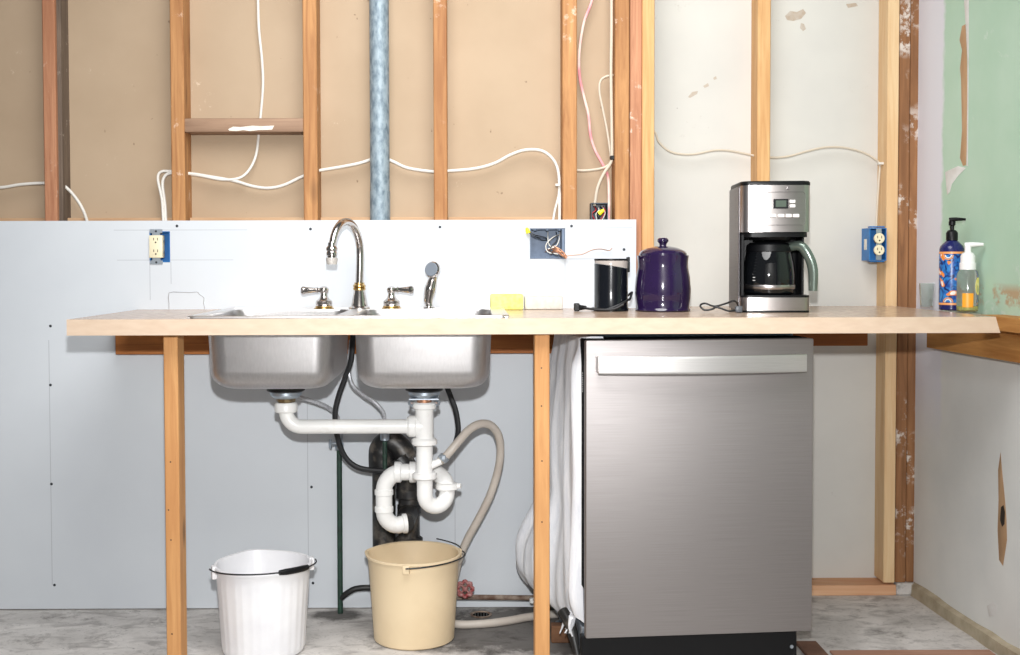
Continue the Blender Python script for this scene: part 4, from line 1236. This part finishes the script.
# turn over the top edge onto the tub
for i in range(NU):
    for j in range(NV):
        bb.bm.faces.new((grid[i, j], grid[i + 1, j], grid[i + 1, j + 1], grid[i, j + 1]))
tops = [grid[i, 0] for i in range(NU + 1)]
prev = tops
for k, (dx, dz) in enumerate(((0.006, 0.012), (0.02, 0.015), (0.05, 0.014))):
    cur = [bb.bm.verts.new((v0.co.x + dx, v0.co.y, v0.co.z + dz - 0.004)) for v0 in tops]
    for i in range(NU):
        bb.bm.faces.new((prev[i], prev[i + 1], cur[i + 1], cur[i]))
    prev = cur
bmesh.ops.recalc_face_normals(bb.bm, faces=bb.bm.faces[:])
bmesh.ops.solidify(bb.bm, geom=bb.bm.faces[:], thickness=0.006)
rs = random.Random(3)
for k in range(14):
    y0_ = 0.09 + 0.10 * rs.random()
    p0_ = Vector((-hW - 0.012 - 0.015 * rs.random(), y0_, 0.135))
    ln = 0.03 + 0.045 * rs.random()
    bb.tube([p0_, p0_ + Vector((-0.006 + 0.012 * rs.random(), 0.01 * rs.random(), -ln * 0.5)), p0_ + Vector((-0.018 + 0.03 * rs.random(), 0.012 * rs.random(), -ln))], [0.006, 0.0045, 0.0015], 6, 3)
bl_ = obj('insulation_blanket', bb, MAT['blanket'], None, 60, keep=True)
bl_.location = (DX, DY, 0); bl_.rotation_euler = (0, 0, rot)
tag(bl_, 'crumpled white insulation blanket hanging between wooden leg and dishwasher', 'blanket')
# frayed tuft at its lower front corner
c0 = Matrix.Rotation(rot, 4, 'Z')
def dl2w(x, y, z):
    return Vector((DX, DY, 0)) + c0 @ Vector((x, y, z))
tag(obj('drain_elbow', B().tube([dl2w(-hW - 0.035, 0.16, 0.135), dl2w(-hW - 0.02, 0.13, 0.11), dl2w(-hW - 0.012, 0.11, 0.075), dl2w(-hW - 0.004, 0.09, 0.03), dl2w(-hW + 0.0, 0.08, 0.012)], [0.016, 0.016, 0.014, 0.009, 0.009], 12), MAT['abs']),
    'dark hose stub beside the lower left corner of the dishwasher', 'hose')
bb = B().box(ax(551, -0.33), ax(571, -0.33), -0.34, -0.30, 0.0005, 0.05, 0.003)
tag(obj('brown_offcut', bb, M('brown_cardboard', (120, 84, 58), (90, 62, 44), rough=0.9, scale=20)), 'small brown wood offcut on the floor below the blanket', 'offcut')
p = at(812, 652, -0.42)
tag(obj('wood_shim', B().box(p.x - 0.03, p.x + 0.03, -0.60, -0.36, 0.0005, 0.012, 0.002), M('dark_shim_wood', (126, 92, 74), (100, 72, 58), rough=0.8, scale=20)), 'dark wood shim under the right foot of the dishwasher', 'shim')
p = at(935, 653, -0.42)
tag(obj('floor_plank', B().box(1.0, wr(-0.43, 0.03), -0.56, -0.425, 0.0005, 0.007, 0.002), wood('reddish_floor_plank_wood', (190, 150, 128), (160, 118, 98), axis=0)), 'thin reddish plank lying on the concrete in front of the right corner', 'plank')

# ------------------------------------------------------------------ buckets
def bucket_body(cx, cy, prof, seg, mod):
    return B().lathe(prof, (cx, cy, 0.0), seg, cap=False, mod=mod)
# white ribbed bucket
YW = -0.38
xw = ax(263.5, YW, 600)
zr = az(562, YW, 262)
rt, rb0 = 0.5 * (ax(310.5, YW, 562) - ax(213.5, YW, 562)), 0.5 * (ax(303, YW, 640) - ax(222, YW, 640))
wbk = thing('bucket', 'white ribbed plastic bucket with black handle grip on the floor', 'bucket', (xw, YW, 0.0))
wpl = M('white_bucket_plastic', (240, 240, 242), (228, 228, 232), rough=0.4, scale=8)
def modw(a, h):
    rib = 1 + (0.010 * (1 if (math.degrees(a) % 12) < 6 else 0) if 0.012 < h < zr - 0.03 else 0)
    d = (math.degrees(a) - 112 + 180) % 360 - 180
    sp_ = 0.16 * math.exp(-(d / 20) ** 2) * sm(zr - 0.07, zr, h)
    return rib + sp_
rm = lambda z: rb0 + (rt - 0.006 - rb0) * z / zr
prof = [(0, 0.0005), (rb0 - 0.01, 0.0005), (rb0 - 0.002, 0.004), (rm(0.014), 0.014), (rm(0.02), 0.02), (rm(zr * .5), zr * .5), (rm(zr - 0.035), zr - 0.035), (rm(zr - 0.028), zr - 0.028), (rm(zr - 0.012), zr - 0.012),
        (rt, zr - 0.010), (rt + 0.001, zr - 0.003), (rt - 0.001, zr), (rt - 0.008, zr - 0.001), (rm(zr - 0.02) - 0.004, zr - 0.02), (rb0 - 0.006, 0.006), (0, 0.005)]
obj('bucket_shell', bucket_body(xw, YW, prof, 120, modw), wpl, wbk)
ang = R(20)
lug = []
for s_ in (-1, 1):
    dv = Vector((s_ * math.cos(ang), s_ * math.sin(ang), 0))
    c_ = Vector((xw, YW, zr - 0.012)) + dv * (rt + 0.002)
    bb = B().box(-0.010, 0.005, -0.014, 0.014, -0.022, 0.014, 0.004, 2)
    o = obj('handle_lug', B(), wpl, wbk) if False else None
    for vtx in bb.bm.verts:
        vtx.co = Matrix.Rotation(math.atan2(dv.y, dv.x), 3, 'Z') @ vtx.co + c_
    obj('handle_lug', bb, wpl, wbk)
    lug.append(c_ + dv * 0.010 + Vector((0, 0, 0.004)))
hpts = []
nh = 24
v1 = Vector((-math.cos(ang), -math.sin(ang), 0)); v2 = Vector((math.sin(ang), -math.cos(ang), 0))
for k in range(nh + 1):
    a = math.pi * k / nh
    f = math.sin(a)
    p = Vector((xw, YW, 0)) + v1 * (rt + 0.012) * math.cos(a) + v2 * (rt + 0.007) * f
    p.z = zr - 0.008 + 0.010 * f + 0.002
    hpts.append(p)
hnd = obj('handle_wire', B().tube(hpts, 0.0022, 8, 1), MAT['black_rubber'], wbk)
obj('handle_grip', B().tube(hpts[13:19], [0.007, 0.0088, 0.0088, 0.0088, 0.0088, 0.007], 12, 3), MAT['black_plastic'], hnd)

# beige bucket
YBk = -0.285
xk = ax(414, YBk, 600)
zk = az(552, YBk, 413)
rt2, rb2 = 0.5 * (ax(461, YBk, 552) - ax(367, YBk, 552)), 0.5 * (ax(454.5, YBk, 635) - ax(374.5, YBk, 635))
bbk = thing('bucket', 'beige tapered plastic bucket with bare wire handle under the trap', 'bucket', (xk, YBk, 0.0))
bpl = M('beige_bucket_plastic', (226, 205, 170), (214, 191, 155), rough=0.5, scale=5, lo=0.45, hi=0.8)
def modb(a, h):
    d1 = (math.degrees(a) - 170 + 180) % 360 - 180
    return 1 + 0.05 * math.exp(-(d1 / 13) ** 2) * sm(zk - 0.05, zk, h)
rm2 = lambda z: rb2 + (rt2 - 0.004 - rb2) * z / zk
prof = [(0, 0.0005), (rb2 - 0.006, 0.0005), (rb2, 0.005), (rm2(zk * .5), zk * .5), (rm2(zk - 0.02), zk - 0.02), (rt2 - 0.001, zk - 0.009), (rt2 + 0.002, zk - 0.006), (rt2 + 0.002, zk - 0.001), (rt2 - 0.002, zk), (rt2 - 0.007, zk - 0.003), (rb2 - 0.004, 0.008), (0, 0.006)]
obj('bucket_shell', bucket_body(xk, YBk, prof, 90, modb), bpl, bbk)
lp = []
for aa in (264, 20):
    dv = Vector((math.cos(R(aa)), math.sin(R(aa)), 0))
    c_ = Vector((xk, YBk, zk - 0.012)) + dv * (rt2 + 0.001)
    bb = B().box(-0.006, 0.008, -0.010, 0.010, -0.016, 0.010, 0.003, 2)
    for vtx in bb.bm.verts:
        vtx.co = Matrix.Rotation(R(aa), 3, 'Z') @ vtx.co + c_
    obj('handle_lug', bb, bpl, bbk)
    lp.append((aa, c_ + dv * 0.009))
hpts = []
for k in range(15):
    a = R(264 + (380 - 264) * k / 14)
    f = math.sin(math.pi * k / 14)
    hpts.append(Vector((xk + (rt2 + 0.012) * math.cos(a), YBk + (rt2 + 0.012) * math.sin(a), zk - 0.010 + 0.006 * f)))
obj('handle_wire', B().tube(hpts, 0.0022, 8, 1), MAT['black_rubber'], bbk)
hpts = []
for k in range(8):
    a = R(20 + 45 * k / 7)
    hpts.append(Vector((xk + (rt2 + 0.010 + 0.01 * math.sin(math.pi * k / 7)) * math.cos(a), YBk + (rt2 + 0.012) * math.sin(a), zk - 0.006 + 0.012 * k / 7)))
obj('handle_wire', B().tube(hpts, 0.002, 8, 1), MAT['black_rubber'], bbk)

# ------------------------------------------------------------------ vent pipe in the stud wall
yv = 0.05
xv = ax(379.5, yv, 100)
vp = thing('vent_pipe', 'galvanised steel vent pipe running up between the wall studs', 'pipe', (xv, yv, 0.9))
obj('pipe_shaft', B().lathe([(0.031, 0), (0.031, 1.6)], (xv, yv, 0.9), 32), MAT['galv'], vp)
obj('pipe_joint', B().lathe([(0.031, 0), (0.0322, 0.001), (0.0322, 0.10), (0.031, 0.101)], (xv, yv, az(160, yv, 380) - 0.2), 32, cap=False), MAT['galv'], vp)

# ------------------------------------------------------------------ cables in the walls
def cable(label, pts, Y, r=0.0045, m='white_cable', name='electric_cable', flat=1.0):
    P = []
    for q_ in pts:
        P.append(at(q_[0], q_[1], q_[2] if len(q_) > 2 else Y))
    return tag(obj(name, B().tube(P, r, 8, 5, flat), MAT[m]), label, 'cable')
YC = 0.06
cable('white cable entering at the far left stud and dropping behind the board', [(-40, 189), (0, 187.5), (20, 184.5), (43, 183), (60, 184), (69, 190), (78, 201), (84, 212), (88, 224, 0.03)], YC, 0.0048)
cable('white cable hanging from the top and bending left behind the grey cross piece', [(257.5, -40, 0.095), (258, 0, 0.09), (259, 30, 0.085), (262, 60, 0.085), (263, 85, 0.09), (261, 112, 0.0955), (259, 132, 0.0955), (256, 155, 0.08), (249, 170, 0.07), (239, 178, 0.06), (222, 179.5, 0.055), (200, 175.5), (184, 173), (168, 171), (160, 172.5), (158, 180), (162, 200), (163.5, 224, 0.035)], YC, 0.0043)
cable('long white cable running through the studs behind the galvanised pipe', [(166, 226, 0.03), (165, 205), (162.5, 185), (165, 176), (172, 173), (190, 173.5), (210, 176.5), (235, 181), (252, 186), (268, 188), (284, 185), (303, 176), (317, 171), (340, 167), (360, 163), (380, 157, 0.09), (392, 161), (408, 168), (433, 171.5), (447, 171), (475, 168.5), (495, 163), (510, 155), (525, 150), (541, 150.5), (552, 158), (558, 170), (559.5, 190, 0.04), (559.5, 224, 0.03)], YC, 0.0048)
cable('short white cable branching down beside the fifth stud', [(559.5, 184), (558.5, 196), (555, 210), (552.5, 224, 0.03)], 0.035, 0.0038)
bb = B(); p = at(559, 185, 0.03)
bb.box(p.x - 0.012, p.x + 0.003, 0.022, 0.036, p.z - 0.004, p.z + 0.004, 0.0015)
tag(obj('cable_staple', bb, MAT['white_cable']), 'tiny white cable staple on the fifth stud', 'staple')
t = NT('pink_and_cream_sheath')
v = t.coords((1, 1, 1))
c = t.mix(t.ramp(t.noise(v, 9, 2), 0.42, 0.58), lin((232, 150, 158)), lin((236, 212, 200)))
MAT['pink'] = t.done(c, 0.45)
cable('pink cable winding down the bay beside the junction box', [(596, -30), (592, 0), (584, 22), (579.5, 50), (579.5, 75), (583.5, 95), (588.5, 115), (590.5, 135), (595, 150), (602, 163), (607.5, 175), (609, 195), (608.5, 224, 0.04)], 0.07, 0.0045, 'pink')
cable('straight cream cable hanging down the edge of the bay beside pink cable', [(611.5, -30), (611.5, 30), (611, 70), (611.5, 110), (612, 150), (611, 162), (603.5, 174), (597.5, 188), (594.5, 206)], 0.045, 0.005, 'cream_cable')
cable('thin cream cable looping out of the dark stud edge beside the pink cable', [(614, 75), (606, 76.5), (600.5, 81), (599.5, 92), (603, 110), (607, 130), (610, 150), (611, 160)], 0.058, 0.0036, 'cream_cable')
cable('short cream cable crossing low from stud to cable tie', [(574, 170), (585, 170.5), (598, 169), (607, 166), (611.5, 160), (612, 155)], 0.05, 0.0038, 'cream_cable')
p = at(612.3, 158, 0.045)
tag(obj('cable_clip', B().box(p.x - 0.007, p.x + 0.007, 0.035, 0.056, p.z - 0.006, p.z + 0.007, 0.002), MAT['black_plastic']), 'black clip bundling the cream cables', 'clip')
cable('thin grey cable sagging across the pale wall behind the coffee maker', [(650, 126), (655.5, 133), (659, 142), (668, 150.5), (680, 154), (695, 154), (713, 150.5), (728, 150.5), (744, 153.5), (757, 156), (775, 157.5), (790, 156), (806, 151.5), (824, 147.5), (843, 147.5), (862, 152), (874, 158.5), (879.5, 164), (879.3, 175), (877.5, 200), (876, 230)], YR + 0.045, 0.0036, 'cream_cable')
p = at(880, 163.5, YR + 0.035)
tag(obj('cable_staple', B().box(p.x - 0.006, p.x + 0.012, YR + 0.028, YR + 0.046, p.z - 0.004, p.z + 0.004, 0.0015), MAT['white_cable']), 'white cable staple on the pale stud above the blue outlet box', 'staple')

# ------------------------------------------------------------------ electrical boxes
def open_box(cx0, cx1, z0, z1, yf, yb, m, par, name='box_shell', th=0.0025):
    bb = B()
    bb.box(cx0, cx1, yb - th, yb, z0, z1)
    bb.box(cx0, cx0 + th, yf, yb - th, z0, z1)
    bb.box(cx1 - th, cx1, yf, yb - th, z0, z1)
    bb.box(cx0 + th, cx1 - th, yf, yb - th, z0, z0 + th)
    bb.box(cx0 + th, cx1 - th, yf, yb - th, z1 - th, z1)
    return obj(name, bb, m, par)

# left outlet in the white board
x0, x1, z0, z1 = h1[0] + 0.0006, h1[1] - 0.0006, h1[2] + 0.0006, h1[3] - 0.0006
ob = thing('wall_outlet', 'cream rectangular outlet in a blue box set in the white board', 'outlet', ((x0 + x1) / 2, 0, z0))
open_box(x0, x1, z0, z1, -0.001, 0.055, MAT['blue_box'], ob)
rx0, rx1 = ax(150.8, 0), ax(164, 0)
ra, rb_ = az(257, -0.006), az(234.5, -0.006)
yk_ = obj('yoke', B().box(rx0 + 0.008, rx1 - 0.008, -0.003, -0.0015, az(263.5, 0), az(228.5, 0), 0.0005), MAT['zinc'], ob)
for z in (az(261.5, 0), az(230.5, 0)):
    bb = B().box(rx0 + 0.001, rx1 - 0.001, -0.0032, -0.0012, z - 0.006, z + 0.006, 0.0005)
    obj('yoke_ear', bb, MAT['zinc'], yk_)
    obj('yoke_screw', B().lathe([(0.0035, 0), (0.0035, 0.0012)], ((rx0 + rx1) / 2, -0.0032, z), 10, (0, -1, 0)), MAT['screw'], yk_)
fc = obj('receptacle', B().box(rx0, rx1, -0.009, 0.02, ra, rb_, 0.002, 2), MAT['cream'], ob)
rc = (rx0 + rx1) / 2
for zc1 in (ra + 0.018, rb_ - 0.016):
    for dx in (-0.006, 0.006):
        obj('slot', B().box(rc + dx - 0.001, rc + dx + 0.001, -0.0096, -0.0085, zc1, zc1 + 0.008), MAT['slot'], fc)
    obj('ground_hole', B().lathe([(0.0026, 0), (0.0026, 0.0008)], (rc, -0.0088, zc1 - 0.006), 10, (0, -1, 0)), MAT['slot'], fc)
for z in (ra + 0.018, rb_ - 0.018):
    obj('terminal_screw', B().lathe([(0.004, 0), (0.004, 0.003)], (rx1, 0.004, z), 10, (1, -0.4, 0)), MAT['zinc'], fc)

# square box with loose wires
x0, x1, z0, z1 = h2[0] + 0.0006, h2[1] - 0.0006, h2[2] + 0.0006, h2[3] - 0.0006
jb = thing('junction_box', 'slate blue square junction box full of loose wires in the white board', 'junction box', ((x0 + x1) / 2, 0, z0))
sh = open_box(x0, SX[5][0] - 0.0008, z0, z1, -0.001, 0.06, MAT['slate_box'], jb)
obj('box_flange', B().box(SX[5][0] - 0.003, x1, 0.001, 0.011, z0, z1, 0.001), MAT['slate_box'], jb)
for fx_ in (0.15, 0.5, 0.85):
    for zz in (z0 + 0.004, z1 - 0.004):
        obj('box_tab', B().box(x0 + (x1 - x0) * fx_ - 0.004, x0 + (x1 - x0) * fx_ + 0.004, 0.002, 0.012, zz - 0.003, zz + 0.003, 0.001), MAT['slate_box'], sh)
def wire(pts, m, par, r=0.0016, name='wire'):
    return obj(name, B().tube([at(a[0], a[1], a[2]) for a in pts], r, 6, 4), MAT[m] if isinstance(m, str) else m, par)
dkw = MAT['black_rubber']
wire([(548, 240, 0.05), (543, 240, 0.02), (538, 238, -0.01), (532, 235, -0.015), (528, 231, -0.012)], dkw, jb)
wire([(550, 243, 0.05), (546, 238, 0.01), (541, 236.5, -0.008), (534, 234.5, -0.015), (528, 230, -0.012)], dkw, jb)
wire([(560, 234, 0.05), (552, 238, 0.0), (546, 245, -0.006), (548, 252, -0.01), (558, 254, -0.012)], 'white_cable', jb)
wire([(556, 232, 0.05), (557, 240, 0.0), (551, 247, -0.008), (552, 253, -0.012), (563, 257, -0.014)], dkw, jb)
wire([(548, 232, 0.05), (548, 240, 0.01), (550, 246, -0.002), (556, 246, -0.006)], 'white_cable', jb)
wire([(560, 232, 0.05), (559, 240, 0.01), (556, 246, -0.004), (548, 249, -0.008)], 'white_cable', jb)
for k in range(9):
    wire([(545 + k * 1.2, 252 - 3 * math.sin(k), 0.02), (552 + 0.6 * k, 249 + 3 * math.sin(k * 1.7), -0.006), (561 + 0.3 * k, 253 + 2 * math.cos(k * 2.1), -0.012), (566 + 1.2 * math.sin(k * 1.3), 257 + 1.6 * math.cos(k * 1.9), -0.018)], 'copper', jb, 0.0014, 'copper_wire')
obj('copper_wire', B().tube([at(566, 256, -0.012), at(575, 255, -0.015), at(583, 254, -0.02), at(592, 250, -0.018), at(601, 249, -0.016), at(609, 250.5, -0.015), at(612, 248, -0.014)], 0.0013, 6, 4), MAT['copper'], jb)
p = at(527.5, 230.5, -0.012)
obj('wire_nut', B().lathe([(0.0075, 0), (0.007, 0.004), (0.0055, 0.014), (0.003, 0.018)], p + Vector((0.003, 0, -0.008)), 12, (-0.35, 0, 1)), MAT['yellow'], jb)

# box with wires behind the top edge of the board
x0, x1 = ax(591, 0.03, 210), ax(607.5, 0.03, 210)
z0, z1 = BT - 0.05, az(203, 0.03, 600)
j2 = thing('junction_box', 'dark grey cable box with yellow wire nut above the board edge', 'junction box', ((x0 + x1) / 2, 0.03, z0))
open_box(x0, x1, z0, z1, 0.016, 0.075, MAT['dark_box'], j2)
for k, (m, px) in enumerate((('red_wire', 594), ('white_cable', 597), ('black_rubber', 600), ('red_wire', 603), ('black_rubber', 595), ('white_cable', 602))):
    wire([(px, 206, 0.05), (px + 2, 210, 0.02), (px - 2 + k, 214, 0.018), (596 + k, 222, 0.025)], m, j2)
p = at(601, 211, 0.015)
obj('wire_nut', B().lathe([(0.008, 0), (0.0075, 0.005), (0.0055, 0.016), (0.003, 0.02)], p + Vector((-0.006, 0, -0.008)), 12, (0.75, -0.3, 0.6)), MAT['yellow'], j2)

# right outlet: blue box nailed to the pale stud
yb0 = YR - 0.028
x0, x1 = ax(869.5, yb0, 243), ax(886.5, yb0, 243)
z0, z1 = az(260.5, yb0, 878), az(228, yb0, 878)
o2 = thing('wall_outlet', 'cream round-faced duplex outlet in a blue box nailed to pale stud', 'outlet', ((x0 + x1) / 2, yb0, z0))
sh = open_box(x0, x1, z0, z1, yb0, yb0 + 0.075, MAT['blue_box'], o2)
obj('barcode_sticker', B().box(x0 - 0.0006, x0 + 0.0004, yb0 + 0.025, yb0 + 0.05, z0 + 0.035, z0 + 0.07), MAT['paper'], sh)
for zz in (z0 - 0.005, z1 + 0.002):
    obj('nail_tab', B().box(x0 + 0.004, x1 - 0.004, yb0 + 0.004, yb0 + 0.03, zz, zz + 0.004, 0.001), MAT['blue_box'], sh)
rc = (x0 + x1) / 2 + 0.002
yk_ = obj('yoke', B().box(rc - 0.009, rc + 0.009, yb0 - 0.002, yb0, z0 + 0.002, z1 - 0.002, 0.0005), MAT['zinc'], o2)
zc0_ = (z0 + z1) / 2
for zc1 in (zc0_ - 0.019, zc0_ + 0.019):
    f_ = obj('receptacle_face', B().lathe([(0.017, 0), (0.017, 0.006), (0.0155, 0.008)], (rc, yb0 - 0.001, zc1), 20, (0, -1, 0)), MAT['cream'], o2)
    for dx in (-0.0065, 0.0065):
        obj('slot', B().box(rc + dx - 0.001, rc + dx + 0.001, yb0 - 0.0096, yb0 - 0.0085, zc1, zc1 + 0.008), MAT['slot'], f_)
    obj('ground_hole', B().lathe([(0.0026, 0), (0.0026, 0.0008)], (rc, yb0 - 0.0088, zc1 - 0.007), 10, (0, -1, 0)), MAT['slot'], f_)
